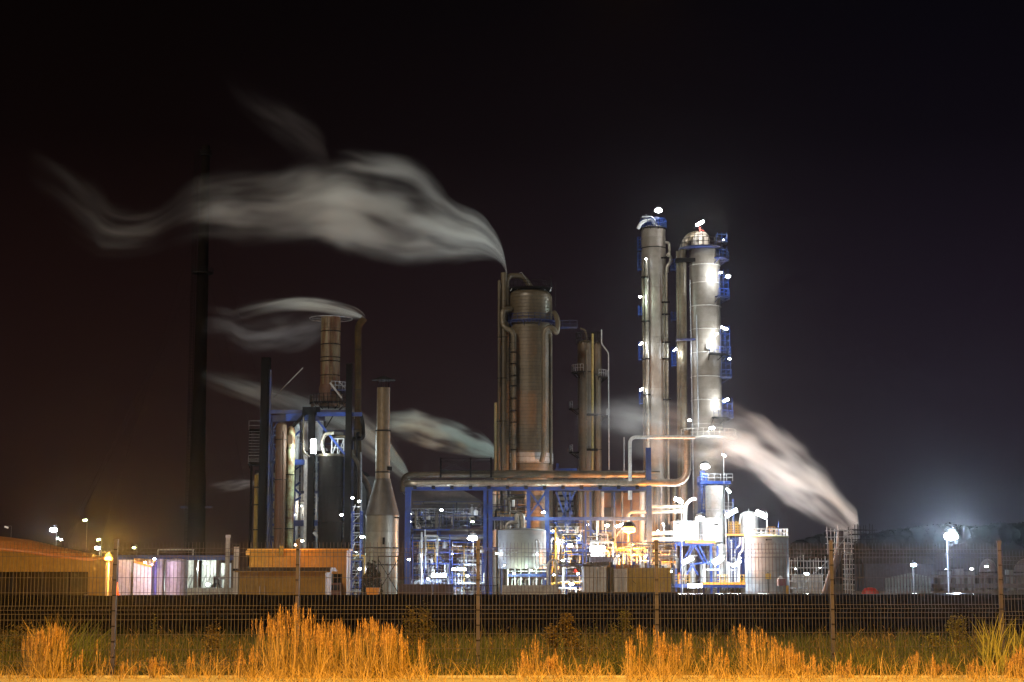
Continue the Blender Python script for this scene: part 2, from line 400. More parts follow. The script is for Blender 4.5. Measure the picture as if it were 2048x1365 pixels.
# tall dry feather reed with seed plumes, standing before the fence
smb = MB(); pmb = MB(); bmb_ = MB()
def stalk(px, Y, top, lean=None, plume=True):
    x = gx(px, Y); z0 = gz(x, Y)-.02; zt = WZ(top, Y); h = max(.2, zt-z0)
    az = rnd.choice((0, PI))+rnd.uniform(-.7, .7); ln = rnd.gauss(0, .05) if lean is None else lean
    tip = blade(smb, x, Y, z0, h, .0075, abs(ln)+.01, az, 1.8, 5)
    for q in range(rnd.randint(1, 3)):
        blade(smb, x, Y, z0, h*rnd.uniform(.35, .75), rnd.uniform(.006, .011), rnd.uniform(.15, .6), rnd.uniform(0, 2*PI), 1.8, 4)
    if plume:
        Lp = min(h*.38, rnd.uniform(.13, .26)); base = Vector(tip)-Vector((0, 0, Lp))
        ax = (Vector(tip)-base)
        for j in range(rnd.randint(14, 22)):
            t = j/20; p = base+ax*t; wd = .024*math.sin(PI*min(1, .15+t*.85))+.004
            a = rnd.uniform(0, 2*PI); q = p+Vector((math.cos(a)*wd, math.sin(a)*wd, rnd.uniform(.02, .05)))
            sd = Vector((-math.sin(a), math.cos(a), 0))*.004
            n0 = len(pmb.v); pmb.v += [tuple(p-sd), tuple(p+sd), tuple(q)]; pmb.f.append((n0, n0+1, n0+2)); pmb.sm.append(False)
def env(px, table):
    for (a, ya), (b_, yb) in zip(table, table[1:]):
        if a <= px <= b_: return ya+(yb-ya)*(px-a)/(b_-a)
    return 1400
top_env = [(-40, 1262), (60, 1250), (110, 1240), (165, 1262), (210, 1300), (330, 1318), (480, 1290), (505, 1235), (540, 1222), (565, 1208), (600, 1212), (645, 1215), (668, 1235), (690, 1240), (725, 1224), (760, 1236), (800, 1246), (835, 1255), (848, 1300), (860, 1345), (1030, 1345), (1042, 1285), (1060, 1275), (1095, 1290), (1130, 1315), (1240, 1335), (1262, 1265), (1275, 1238), (1300, 1245), (1330, 1258), (1400, 1255), (1440, 1290), (1468, 1250), (1485, 1236), (1500, 1262), (1535, 1250), (1560, 1270), (1600, 1290), (1650, 1325), (1690, 1330), (1700, 1310), (1760, 1335), (1812, 1300), (1822, 1285), (1840, 1310), (1900, 1325), (1960, 1320), (2000, 1290), (2100, 1290)]
dens_env = [(-40, .25), (60, .4), (140, .32), (200, .20), (330, .22), (470, .32), (505, .62), (560, .8), (640, .7), (700, .5), (760, .75), (845, .6), (862, .22), (1025, .22), (1045, .5), (1130, .42), (1245, .3), (1262, .75), (1340, .6), (1400, .45), (1460, .4), (1500, .6), (1600, .5), (1655, .3), (1690, .3), (1720, .25), (1800, .32), (1850, .3), (1940, .3), (2100, .6)]
for c in range(620):      # reeds stand in small fanned clumps
    cpx = rnd.uniform(-40, 2095); d = env(cpx, dens_env)
    if rnd.random() > d*.85+.03: continue
    CY = rnd.uniform(22.9, 23.6) if rnd.random() < .8 else rnd.uniform(24.2, 25.3)
    ctop = env(cpx, top_env)+abs(rnd.gauss(0, 1))*34-12; cw = rnd.uniform(3, 10)
    if ctop > 1350: continue
    for k in range(rnd.randint(5, 15)):
        u_ = rnd.gauss(0, 1); top = ctop+abs(u_)*9+rnd.random()*20
        if top > 1345: continue
        stalk(cpx+u_*cw, CY+rnd.uniform(-.1, .1), top, lean=u_*.05+rnd.gauss(0, .045), plume=rnd.random() < .75)
for k in range(5200):     # matted straw at the foot
    px = rnd.uniform(-40, 2095)
    if rnd.random() > .04+env(px, dens_env): continue
    Y = rnd.uniform(22.85, 23.9); x = gx(px, Y)
    blade(smb, x, Y, gz(x, Y)-.02, rnd.uniform(.12, .45), rnd.uniform(.005, .010), rnd.uniform(.1, 1.0), rnd.uniform(0, 2*PI), 1.6, 4)
for k in range(5200):     # tangled straw spilling over the path edge
    px = rnd.uniform(-40, 2095)
    if rnd.random() > env(px, dens_env)*1.1-.10: continue
    Y = rnd.uniform(21.9, 23.2); x = gx(px, Y)
    blade(smb, x, Y, 1.80, rnd.uniform(.10, .34), rnd.uniform(.005, .010), rnd.uniform(.2, 1.3), rnd.uniform(0, 2*PI), 1.5, 4)
straw = leafmat('dry_straw', (.13, .085, .025), (.46, .29, .11))
o = single('dry_grass', 'tall dry feather reeds with seed plumes standing before the wire fence', 'dry grass', smb, straw, loc=(0, 23, 1.8)); o['kind'] = 'stuff'
part('seed_plumes', pmb, leafmat('dry_seed_plumes', (.26, .13, .05), (.58, .34, .14)), o)
for k in range(2600):     # thin brown stems standing in the green, nearer and farther
    px = rnd.uniform(-40, 2095); Y = 24.3+rnd.random()**1.4*9; x = gx(px, Y)
    if math.sin(x*2.1+Y)*math.sin(x*.8-Y*1.7) < -.1: continue
    z0 = gz(x, Y)-.02; h = rnd.uniform(.25, .62); az = rnd.uniform(0, 2*PI)
    blade(bmb_, x, Y, z0, h, rnd.uniform(.005, .010), rnd.uniform(.02, .5), az, 2, 4)
    if rnd.random() < .35:
        for j in range(6):
            a = rnd.uniform(0, 2*PI); blade(bmb_, x, Y, z0+h*rnd.uniform(.45, .9), .07, .012, .8, a, 1.2, 2)
o = single('brown_stems', 'thin brown wild stems scattered through the low green grass', 'wild stems', bmb_, leafmat('brown_wild_stems', (.055, .032, .012), (.22, .14, .05)), loc=(0, 26, 1.8)); o['kind'] = 'stuff'
# weeds one can tell apart, growing beyond the fence
def weed(name, label, cat, px, top, width, Y, n, c1, c2, leaf=.05, blobs=None, group=None):
    x = gx(px, Y); z0 = gz(x, Y); h = WZ(top, Y)-z0
    t = thing(name, label, cat, (x, Y, z0), group)
    st = MB(); lf = MB(); wd = width/F*Y
    blobs = blobs or [(0, .6, .5, .42)]
    for bx, bz, rx, rz in blobs:
        cx_, cz = x+bx*wd, z0+bz*h
        for s in range(5):
            st.sweep([(x+rnd.uniform(-.1, .1)*wd, Y+rnd.uniform(-.05, .05), z0-.02), (x+bx*wd*.5, Y, z0+bz*h*.5), (cx_+rnd.uniform(-.4, .4)*rx*wd, Y+rnd.uniform(-.3, .3)*rx*wd, cz+rnd.uniform(-.2, .9)*rz*h)], [.008, .006, .002], 4)
        for k in range(n):
            u = Vector((rnd.gauss(0, 1), rnd.gauss(0, 1), rnd.gauss(0, 1))).normalized()*(rnd.random()**.45)
            clump = 1+.22*math.sin(u.x*7+bx*9)*math.cos(u.z*6)
            p = Vector((cx_+u.x*rx*wd*clump, Y+u.y*rx*wd, cz+u.z*rz*h*clump))
            if p.z < z0: continue
            a = rnd.uniform(0, 2*PI); d1 = Vector((math.cos(a), math.sin(a), rnd.uniform(-.2, .9))).normalized()*leaf*rnd.uniform(.5, 1.2); d2 = Vector((-math.sin(a), math.cos(a), rnd.uniform(-.5, .5)))*leaf*.28
            n0 = len(lf.v); lf.v += [tuple(p), tuple(p+d1*.5+d2), tuple(p+d1), tuple(p+d1*.5-d2)]; lf.f.append((n0, n0+1, n0+2, n0+3)); lf.sm.append(False)
    part('stem', st, leafmat('weed_stem', (.10, .07, .03), (.12, .09, .04)), t)
    part('foliage', lf, leafmat('weed_leaves', c1, c2), t)
G = 'weeds growing by the fence'
yg1, yg2 = (.13, .115, .015), (.22, .19, .03); dg1, dg2 = (.05, .06, .014), (.12, .10, .03)
weed('yellow_weed', 'three-lobed yellow-green bush alone against the dark bank', 'bush', 1912, 1228, 118, 29, 700, yg1, yg2, .045,
     [(0.02, .72, .20, .28), (.06, .35, .24, .3), (-.38, .33, .17, .24), (.40, .33, .16, .24)], G)
weed('leafy_bush', 'tall brownish-green bush behind the end of the tallest reeds', 'bush', 835, 1210, 62, 26.5, 700, dg1, (.16, .10, .03), .05, [(-.2, .62, .30, .36), (.25, .62, .28, .38), (0, .3, .4, .3)], G)
weed('leafy_bush', 'red-brown leafy bush midway between two reddish fence posts', 'bush', 1132, 1222, 62, 26.5, 700, (.10, .06, .012), (.19, .13, .04), .055, [(0, .72, .24, .26), (.2, .4, .36, .3), (-.45, .5, .25, .25)], G)
weed('leafy_bush', 'sparse dark bush with tiny pale leaves touching the tall reeds', 'bush', 1245, 1220, 56, 26.8, 480, dg1, (.15, .12, .03), .045, [(.1, .8, .25, .2), (-.3, .45, .3, .35), (.3, .4, .35, .3)], G)
weed('leafy_bush', 'narrow rounded green bush between the red-brown and the sparse bush', 'bush', 1184, 1246, 26, 26.0, 330, dg1, dg2, .045, [(0, .5, .45, .5)], G)
weed('upright_weed', 'slim pointed weed standing alone beside the second fence post', 'weed', 306, 1228, 18, 25.5, 260, dg1, (.17, .15, .04), .045, [(0, .5, .38, .5)], G)
weed('seedhead_weed', 'bushy brown weed tuft with flat top ahead of the dark bank', 'weed', 424, 1242, 46, 26.0, 600, (.12, .075, .02), (.22, .15, .05), .05, [(0, .55, .42, .45)], G)
weed('leafy_bush', 'broad tangled olive bush beside the arching straw', 'bush', 60, 1238, 130, 25.8, 1100, (.07, .045, .012), (.13, .095, .03), .06, [(-.1, .5, .5, .45), (.3, .4, .4, .4)], G)
# arching reeds and broad green reeds
def tuft(name, label, px, top, width, Y, n, m, cat='reed tuft', lean=(.25, .8), wd=(.010, .02)):
    x = gx(px, Y); z0 = gz(x, Y); h = WZ(top, Y)-z0; mb = MB(); W_ = width/F*Y
    for k in range(n):
        a = rnd.uniform(0, 2*PI); blade(mb, x+rnd.gauss(0, .18)*W_, Y+rnd.gauss(0, .08), z0-.01, h*rnd.uniform(.5, 1.25), rnd.uniform(*wd), rnd.uniform(*lean), rnd.choice((0, PI))+rnd.uniform(-.9, .9), 2.0, 6)
    single(name, label, cat, mb, m, G, loc=(x, Y, z0))
tuft('arching_grass_tuft', 'tuft of arching green blades beside the arching straw', 150, 1240, 110, 24.6, 170, leafmat('arching_green_blades', (.07, .09, .02), (.15, .16, .04)))
tuft('arching_straw_tuft', 'large tuft of drooping golden straw near the first fence post', 98, 1245, 70, 23.2, 190, straw, lean=(.1, .55), wd=(.006, .012))
tuft('broad_reed_tuft', 'green broad-leaved reeds at the foot of the last fence post', 1990, 1238, 60, 23.4, 60, leafmat('broad_reed_blades', (.13, .13, .03), (.22, .19, .05)), lean=(.05, .45), wd=(.014, .024))
tuft('broad_reed_tuft', 'green reeds beyond the last fence post at the frame edge', 2045, 1246, 40, 24.0, 40, leafmat('broad_reed_blades', (.10, .10, .02), (.18, .16, .04)), lean=(.05, .35), wd=(.012, .022))

# ------------------------------------------------------------------ street light of the road (out of frame, beside the camera)
for i, (x, y, z, p) in enumerate(((-7.5, 13.5, 8.4, 3200), (1.0, 13.5, 8.4, 5200), (9.5, 14.0, 8.4, 4200))):
    l = bpy.data.lights.new('road_lamp_light', 'SPOT'); l.energy = p*2.0; l.spot_size = R(150); l.spot_blend = .6; l.color = (1, .50, .035); l.shadow_soft_size = .18
    o = bpy.data.objects.new('road_lamp_light', l); C.objects.link(o); o.location = (x, y, z); o.rotation_euler = (R(28), 0, 0)

# ================================================================== THE PLANT
def cyl(px0, px1, Y, py=1000):
    """centre x and radius of an upright drum seen between two picture columns"""
    a, b_ = WX(px0, Y, py), WX(px1, Y, py); return (a+b_)/2, (b_-a)/2
def Pt(px, py, Y): return tuple(W(px, py, Y))

# ---- lamps -------------------------------------------------------
def lamp(px, py, Y, label, power, col=(.85, .93, 1), lens=bulb_w, r=.35, kind='flood', foot=None, group='flood lamps about the plant', ax=None, rad=.2, off=(0, -.7, -.1)):
    x, y, z = Pt(px, py, Y)
    t = thing('flood_lamp' if kind != 'tube' else 'tube_lamp', label, 'lamp', (x, y, z), group)
    mb = MB()
    if kind == 'tube':
        d = Vector(ax or (1, 0, 0)); a = Vector((x, y, z))-d*.5; b_ = a+d
        mb.sweep([a, b_], [r, r], 8); part('lens', mb, lens, t)
        mb = MB(); off2 = Vector((0, .12+r, .10)); mb.beam(a+off2, b_+off2, .22, .16); part('housing', mb, dark, t)
    else:
        mb.lathe(0, 0, [(.02, r*.72), (r*.6, r*.5), (r*.95, 0), (r*.9, -r*.35), (.02, -r*.62)], 12)
        mb.v = [(x+v[0], y+v[1], z+v[2]) for v in mb.v]; part('lens', mb, lens, t)
        mb = MB(); mb.lathe(x, y+r*.2, [(.05, z+r*1.15), (r*.7, z+r*.95), (r*1.08, z+r*.35)], 10); part('housing', mb, dark, t)
    if foot is not None:
        fx, fyy, fz = foot; mb = MB()
        mb.pipe([(fx, fyy, fz), (fx, fyy, z-.2), (fx, fyy, z+r*1.1+.15), (x, y+r*.2, z+r*1.1)], .06, 6, .3); part('pole', mb, galv, t)
    else:
        mb = MB(); mb.tube((x, y+r*.3, z+r*.9), (x, y+1.2, z+r*.9-.4), .05, 5); part('bracket', mb, galv, t)
    if power:
        l = bpy.data.lights.new('lamp_light', 'POINT'); l.energy = power*(.34 if col == COOL else .7)*(.38 if group == 'tower lamps' else .8); l.color = col; l.shadow_soft_size = rad
        o = bpy.data.objects.new('lamp_light', l); C.objects.link(o); o.parent = t; o.location = off
    return t
def ft(px, Y, py=1190, dy=.6): return (WX(px, Y, py), Y+dy, 0)
COOL = (.80, .90, 1); BLU = (.45, .62, 1); SOD = (1, .50, .12); WARM = (1, .86, .68); TEAL = (.68, 1, .95)

# ---- round drum with rings ----------------------------------------
def drum(t, px0, px1, Y, top, m, bot=1190, head=.0, rings=(), ringm=dark, n=40, py=800, name='shell', skirt=None):
    x, r = cyl(px0, px1, Y, py); z1 = WZ(top, Y); z0 = max(0, WZ(bot, Y))
    mb = MB(); prof = [(r, z0), (r, z1)]
    if head:
        for i in range(1, 7):
            a = PI/2*i/6; prof.append((max(.02, r*math.cos(a)), z1+head*math.sin(a)))
    mb.lathe(x, Y, prof, n); s = part(name, mb, m, t)
    for k in rings:
        mb = MB(); mb.ring(x, Y, WZ(k, Y), r+.02, .07, n, 6); part('stiffening_ring', mb, ringm, t)
    return x, r, z0, z1
def base_thing(name, label, cat, px0, px1, Y, group=None, py=1000):
    x, r = cyl(px0, px1, Y, py); return thing(name, label, cat, (x, Y, 0), group), x, r
def pipe_part(t, pts, r, m, Y=None, name='pipe', n=10, bend=None, flanges=False):
    P = [p if len(p) == 3 and not Y else Pt(p[0], p[1], Y+(p[2] if len(p) > 2 else 0)) for p in pts]
    mb = MB(); mb.pipe(P, r, n, bend)
    if flanges:
        for a, b_ in zip(P, P[1:]):
            a = Vector(a); b_ = Vector(b_); L_ = (b_-a).length
            k = int(L_/flanges)
            for i in range(1, k+1):
                q = a.lerp(b_, i/(k+1)); d = (b_-a).normalized()*.06; mb.sweep([q-d, q+d], r*1.09, n)
    return part(name, mb, m, t)
def pipe_thing(name, label, pts, r, m, Y, group=None, cat='pipe', **k):
    P = Pt(pts[0][0], pts[0][1], Y); t = thing(name, label, cat, (P[0], P[1], max(0, P[2])), group)
    pipe_part(t, pts, r, m, Y, **k); return t
def platform(t, x, Y, z, r, a0, a1, wd, deckm, railm, h=1.1, brackets=True):
    mb = MB(); mb.sector(x, Y, z, r+.05, r+wd, a0, a1, .18, 16)
    if brackets:
        k = max(2, int((a1-a0)/35))
        for i in range(k+1):
            a = R(a0+(a1-a0)*i/k); mb.beam((x+(r+.02)*math.cos(a), Y+(r+.02)*math.sin(a), z-1.0), (x+(r+wd*.9)*math.cos(a), Y+(r+wd*.9)*math.sin(a), z-.12), .10)
    p = part('platform', mb, deckm, t)
    mb = MB(); mb.arcrail(x, Y, z, r+wd-.05, a0, a1, h, max(5, int((a1-a0)/12)), .04)
    part('railing', mb, railm, p); return p

# ================= tall chimney far behind on the side of the sheds
Y = 480
t, x, r = base_thing('tall_chimney', 'very tall slender dark chimney with two ring galleries, guyed by wires', 'chimney', 377, 411, Y)
prof = []
for py, hw in ((1190, 19), (1075, 17.5), (960, 16.5), (940, 14.5), (760, 12.5), (560, 11.5), (545, 11), (400, 9), (292, 8)):
    prof.append((hw*Y/F*1.02, WZ(py, Y)))
mb = MB(); mb.lathe(x, Y, prof, 28); part('shaft', mb, mat('sooty_chimney_steel', (.008, .005, .003), .9, 0, .4, .08, spec=.02), t)
for py, rr in ((546, 21), (310, 12)):
    mb = MB(); z = WZ(py, Y); mb.sector(x, Y, z, 1., rr*Y/F, 0, 360, .3, 28); g = part('gallery', mb, dark, t)
    mb = MB(); mb.arcrail(x, Y, z, rr*Y/F, 0, 360, 1.3, 22, .05); part('railing', mb, dark, g)
mb = MB(); mb.ladder(x-r*.95, Y-1.2, 0, WZ(300, Y), -120, .9, True, .06); part('ladder', mb, black, t)
for (a, b_, c, d) in ((450, 520, 486, 800), (425, 640, 462, 830), (330, 520, 232, 860), (345, 650, 262, 830), (375, 400, 120, 1180), (420, 400, 700, 1180)):
    mb = MB(); p0 = Vector((x, Y, WZ(min(b_, 540), Y))); p1 = Vector(Pt(c, min(d, 1185), Y-10+20*(c > 400))); p1 = p0+(p1-p0)*(WZ(540, Y)/max(1, (p0.z-p1.z))); p1.z = 0
    mb.tube(p0, p1, .03, 4); part('guy_wire', mb, dark, t)
mb = MB(); mb.box((x-3, Y, WZ(1015, Y)), (3, 1, .5)); mb.box((x+3, Y, WZ(1015, Y)), (3, 1, .5)); part('gallery', mb, blue_d, t)

# ================= furnace section
# cladded boiler house behind
Y = 252
xa, xb = WX(512, Y), WX(722, Y); t = thing('boiler_house', 'corrugated grey-beige building standing behind the rusty furnace columns', 'building', ((xa+xb)/2, Y, 0))
zt = WZ(946, Y); mb = MB(); mb.box(((xa+xb)/2, Y+6, zt/2), (xb-xa, 12, zt)); part('wall', mb, clad, t)
mb = MB(); mb.box(((xa+xb)/2, Y+6, zt+.2), (xb-xa+.4, 12.4, .35)); part('roof', mb, dark, t)
xc, xd = xb+.01, WX(752, Y); z2 = WZ(952, Y); mb = MB(); mb.box(((xc+xd)/2, Y+7, z2/2), (xd-xc, 10, z2)); part('annex', mb, clad, t)
for px in (536, 560, 600, 650):
    mb = MB(); mb.box((WX(px, Y), Y-.08, WZ(1020, Y)), (1.4, .12, 2.2)); part('louvre', mb, dark, t)

# steel frame
Y = 240
def member(t, name, m, p0, p1, a, b_=None): mb = MB(); mb.beam(p0, p1, a, b_); return part(name, mb, m, t)
t = thing('furnace_steelwork', 'tall blue and black steel frame around the rusty stack with crossed diagonals', 'steel frame', (WX(620, Y), Y, 0))
for px, top, wd, m, dy in ((528, 716, 1.25, black, -1), (536, 740, .45, blue_d, -1.4), (622, 816, .9, black, -1.5), (613, 905, .5, galv, -1.5), (588, 925, .5, blue_d, 1), (696, 728, .85, black, -2), (704, 830, .4, blue_d, 5), (540, 840, .5, blue_d, 6), (640, 835, .5, blue_d, 6)):
    xx = WX(px, Y+dy, 950); member(t, 'column', m, (xx, Y+dy, 0), (xx, Y+dy, WZ(top, Y+dy)), wd)
for a, pa, b_, pb, wd, m, dy in ((537, 824, 692, 824, .5, blue_d, -1.2), (537, 838, 650, 836, .9, blue_d, -1.), (634, 829, 724, 829, .55, blue, -1.6), (572, 836, 622, 833, 1.0, blue, -1.25),
        (605, 822, 640, 822, 1.1, black, -1.4), (578, 925, 612, 925, .75, blue, -1), (575, 1047, 665, 1046, .8, blue, -.5), (537, 1000, 700, 998, .35, blue_d, 4), (537, 1075, 665, 1075, .35, blue_d, 4), (612, 906, 690, 906, .5, black, -1.), (537, 925, 575, 925, .4, blue_d, 4), (575, 985, 640, 985, .4, blue_d, 3)):
    member(t, 'beam', m, Pt(a, pa, Y+dy), Pt(b_, pb, Y+dy), .4, wd)
for a, pa, b_, pb, wd, m, dy in ((612, 826, 574, 866, .38, black, -1.8), (636, 842, 692, 912, .28, blue, -2), (600, 862, 582, 880, .25, blue, 0), (627, 1065, 664, 1102, .4, galv, -2.2), (575, 985, 600, 965, .28, blue, 1),
        (575, 965, 602, 990, .28, blue, 1), (575, 1010, 602, 995, .28, blue, 1), (540, 880, 560, 860, .2, blue_d, 4), (540, 930, 556, 905, .2, blue_d, 4), (540, 1040, 572, 1010, .25, blue_d, 3), (635, 955, 665, 925, .2, blue_d, 3), (537, 806, 606, 736, .12, galv, 2), (576, 950, 605, 930, .2, blue, 1)):
    member(t, 'brace', m, Pt(a, pa, Y+dy), Pt(b_, pb, Y+dy), wd)
# stack
Y = 243
t, x, r = base_thing('rusty_stack', 'short wide stack streaked with rust inside the blue frame, ringed by a thin hoop', 'chimney', 641, 680, Y, py=700)
x, r, z0, z1 = drum(t, 641.5, 680.5, Y, 634, rust2, 815, 0, (664, 690, 716, 724, 752), dark, py=700)
mb = MB(); zz = WZ(638, Y); mb.ring(x, Y, zz, 43*Y/F, .07, 60, 5)
for k in range(8): mb.tube((x+r*math.cos(k*PI/4+.2), Y+r*math.sin(k*PI/4+.2), zz), (x+43*Y/F*math.cos(k*PI/4+.2), Y+43*Y/F*math.sin(k*PI/4+.2), zz), .025, 4)
part('hoop', mb, galv, t)
mb = MB(); mb.lathe(x, Y, [(r*1.05, WZ(815, Y)), (r*1.12, WZ(776, Y)), (r, WZ(770, Y))], 36); part('collar', mb, rust, t)
p = platform(t, x, Y, WZ(806, Y), r, -200, 20, 1.5, black, dark); platform(t, x, Y, WZ(782, Y), r, -80, 20, 1.3, blue_d, galv)
mb = MB(); 
for k in range(26):
    a = R(-200+k*9); mb.tube((x+(r+1.2)*math.cos(a), Y+(r+1.2)*math.sin(a), WZ(815, Y)), (x+(r+1.4)*math.cos(a), Y+(r+1.4)*math.sin(a), WZ(797, Y)+rnd.uniform(0, .5)), .06, 4)
part('cooling_fin', mb, rust, t)
mb = MB(); mb.beam((x+r*.2, Y-r-1.2, WZ(770, Y)), (x+r*1.4, Y-r-1.2, WZ(800, Y)), .25); mb.beam((x+r*1.0, Y-r, WZ(765, Y)), (x+r*1.6, Y-r, WZ(778, Y)), .12); part('strut', mb, galv, t)
mb = MB(); mb.ladder(x+r*.2, Y-r-.15, WZ(770, Y), WZ(640, Y), -90, .5, False, .03); part('ladder', mb, rust, t)
# thin dark stack with bent mouth
Y = 244
t, x, r = base_thing('bent_stack', 'slim dark rusty stack with a sideways mouth, steam leaving its top', 'chimney', 709, 723, Y, py=750)
pipe_part(t, [(716, 1190), (716, 652), (729, 637)], 6.8*Y/F, mat('dark_rusty_stack_steel', (.05, .03, .010), .7, 0, .4, .4, spec=.1), Y, 'shell', 14, .8)
for k in range(5): mb = MB(); mb.ring(x, Y, WZ(700+k*80, Y), r+.03, .05, 20, 4); part('stiffening_ring', mb, dark, t)
pipe_part(t, [(722, 830), (726, 850), (727, 878), (703, 878, 1)], .28, dark, Y-1, 'downpipe')
# dark drum, rusty columns
Y = 238
t, x, r = base_thing('dark_reactor', 'broad matt black vertical drum below the rusty stack', 'vessel', 637, 685, Y, py=1000)
drum(t, 637, 686, Y, 914, mat('matt_black_drum', (.009, .006, .004), .85, 0, .35, .2, spec=.08, shell=(1.7, 6, 3, .02)), 1190, 0, (975, 1045), black, py=1000)
mb = MB(); mb.lathe(x, Y, [(r*1.04, WZ(914, Y)), (r*1.04, WZ(909, Y))], 32); part('rim', mb, alu_d, t)
Y = 236
t, x, r = base_thing('rusty_column', 'brown rusty column whose upper part shines yellow, nearer the black pillar', 'column', 549, 570, Y, py=1000)
drum(t, 549, 571, Y, 852, shaped(rust, 1, 3, 2, .02), 1190, .5, (880, 960, 1058), dark, py=1000)
pipe_part(t, [(566, 1190, -1), (566, 1000, -1), (567, 862, -1)], .16, rust, Y, 'standpipe', 8)
Y = 237.5
t, x, r = base_thing('streaked_column', 'yellow-streaked rusty pipe column beside the brown rusty column, patches of white paint', 'column', 571, 588, Y, py=1000)
pm = mat('rust_and_pale_paint', (.42, .44, .24), .5, .1, .3, .6, col2=(.16, .055, .015), amt=.50)
drum(t, 571, 588, Y, 868, pm, 1190, 1.1, (897, 950, 1058), dark, py=1000, name='shell')
mb = MB(); mb.box((x, Y-r-.1, WZ(880, Y)), (r*1.1, .3, 1.2)); part('nozzle_box', mb, rust, t)
# bright cylinders around the lamp
for i, (a, b_, top, bot, lab) in enumerate(((603, 620, 843, 1100, 'pale blue-lit narrow drum just beside the brightest frame lamp'), (628, 645, 843, 912, 'short pale drum hanging directly above the brightest frame lamp'), (588, 599, 850, 1100, 'thin pale standpipe between the streaked column and the narrow drum'))):
    Yq = 243.5-i*.6
    t, x, r = base_thing('pale_drum', lab, 'vessel', a, b_, Yq, 'pale drums inside the blue frame', py=950)
    drum(t, a, b_, Yq, top, white, bot, .3, (846, 925), galv, py=900)
    mb = MB(); mb.tube((x-r, Yq-r, WZ(bot, Yq)-.2), (x-r, Yq-r, WZ(top, Yq)), .05, 5); part('conduit', mb, galv, t)
# dense secondary steel and cable runs of the furnace
Yf = 249
t = thing('furnace_steelwork', 'weathered blue lattice deep inside the furnace unit behind the pale drums', 'steel frame', (WX(610, Yf), Yf, 0))
for px in (545, 560, 597, 617, 648, 668, 688, 708):
    mb = MB(); xx = WX(px, Yf, 950); mb.beam((xx, Yf, 0), (xx, Yf, WZ(845+rnd.randint(-8, 30), Yf)), .28); part('column', mb, blue_d if px % 3 else dark, t)
for py in (862, 890, 925, 958, 990, 1020, 1050, 1080):
    mb = MB(); mb.beam(Pt(540, py, Yf), Pt(715, py+rnd.randint(-2, 2), Yf), .2, .3); part('beam', mb, blue if py in (925, 1050) else blue_d, t)
    for a in (545, 597, 648, 688):
        if rnd.random() < .75: mb = MB(); mb.beam(Pt(a, py, Yf), Pt(a+18, py+30*rnd.choice((-1, 1)), Yf), .16); part('brace', mb, rnd.choice((blue, blue_d, dark)), t)
for px in (594, 606, 622, 633, 654, 691, 699, 713):
    mb = MB(); p0 = rnd.randint(850, 950); mb.pipe([Pt(px, 1190, Yf-6), Pt(px, p0, Yf-6), Pt(px+rnd.choice((-8, 8)), p0-2, Yf-5)], rnd.choice((.07, .1, .16)), 7); part('pipe', mb, rnd.choice((galv, alu_d, dark, white)), t)
pipe_thing('curved_duct', 'white C-shaped duct curving beside the brightest frame lamp', [(668, 866), (649, 868), (643, 890), (650, 911)], .27, alu, 237.5, cat='duct', n=12, bend=1.6)
pipe_thing('u_bend_pipe', 'pale pipe running down and curling under the brightest frame lamp', [(607, 835), (607, 905), (619, 914)], .14, alu_d, 237.5, bend=.8)
t = thing('valve_skid', 'small cross-braced valve skid on top of the matt black drum', 'skid', (WX(675, 238), 238, WZ(912, 238)))
mb = MB(); a, b_, z0, z1 = WX(662, 238), WX(686, 238), WZ(914, 238), WZ(878, 238)
for xx in (a, (a+b_)/2, b_): mb.beam((xx, 238, z0), (xx, 238, z1), .14)
mb.beam((a, 238, z1), (b_, 238, z1), .16); mb.beam((a, 238, (z0+z1)/2), (b_, 238, (z0+z1)/2), .1); mb.beam((a, 238, z0), ((a+b_)/2, 238, z1), .08); mb.beam(((a+b_)/2, 238, z0), (b_, 238, z1), .08); part('frame', mb, galv, t)
pipe_part(t, [(660, 874), (690, 874), (704, 874)], .26, alu_d, 238.6, 'pipe')
# stair tower on the outer side
Y = 241
t = thing('stair_tower', 'dark switchback stair landing hung outside the black pillar', 'stairs', (WX(512, Y), Y, 0))
a, b_ = WX(500, Y, 890), WX(524, Y, 890)
for py in (862, 930): mb = MB(); mb.box(((a+b_)/2, Y, WZ(py, Y)), (b_-a, 2.6, .3)); part('landing', mb, black, t)
mb = MB()
for k in range(10): mb.box((a+.4+(b_-a-.8)*(k/9), Y, WZ(926-k*6.6, Y)), (.9, 2.2, .08))
part('tread', mb, dark, t)
mb = MB(); mb.rail([(a, Y-1.3, WZ(862, Y)), (b_, Y-1.3, WZ(862, Y))], 1.3); mb.rail([(a, Y-1.3, WZ(930, Y)), (b_, Y-1.3, WZ(930, Y))], 1.2)
for k in range(12): mb.tube((a, Y-1.2, WZ(930, Y)+k*.42), (b_, Y-1.2, WZ(930, Y)+k*.42), .035, 4)
part('railing', mb, galv, t)
for xx in (a, b_): mb = MB(); mb.beam((xx, Y, WZ(930, Y)-.5), (xx, Y, WZ(858, Y)), .14); part('post', mb, black, t)
for xx in (a+.3, b_-.2): mb = MB(); mb.beam((xx, Y, 0), (xx, Y, WZ(930, Y)), .3); part('leg', mb, black, t)
mb = MB(); 
t = thing('slim_pole', 'slim pale pole at the outer edge of the furnace frame', 'pole', (WX(512, 246), 246, 0)); mb.tube((WX(512, 246), 246, 0), (WX(512, 246), 246, WZ(950, 246)), .3, 8); part('shaft', mb, tan, t)
mb = MB(); 
for py in (975, 1010, 1060): mb.ring(WX(512, 246), 246, WZ(py, 246), .32, .08, 12, 4)
part('band', mb, black, t)
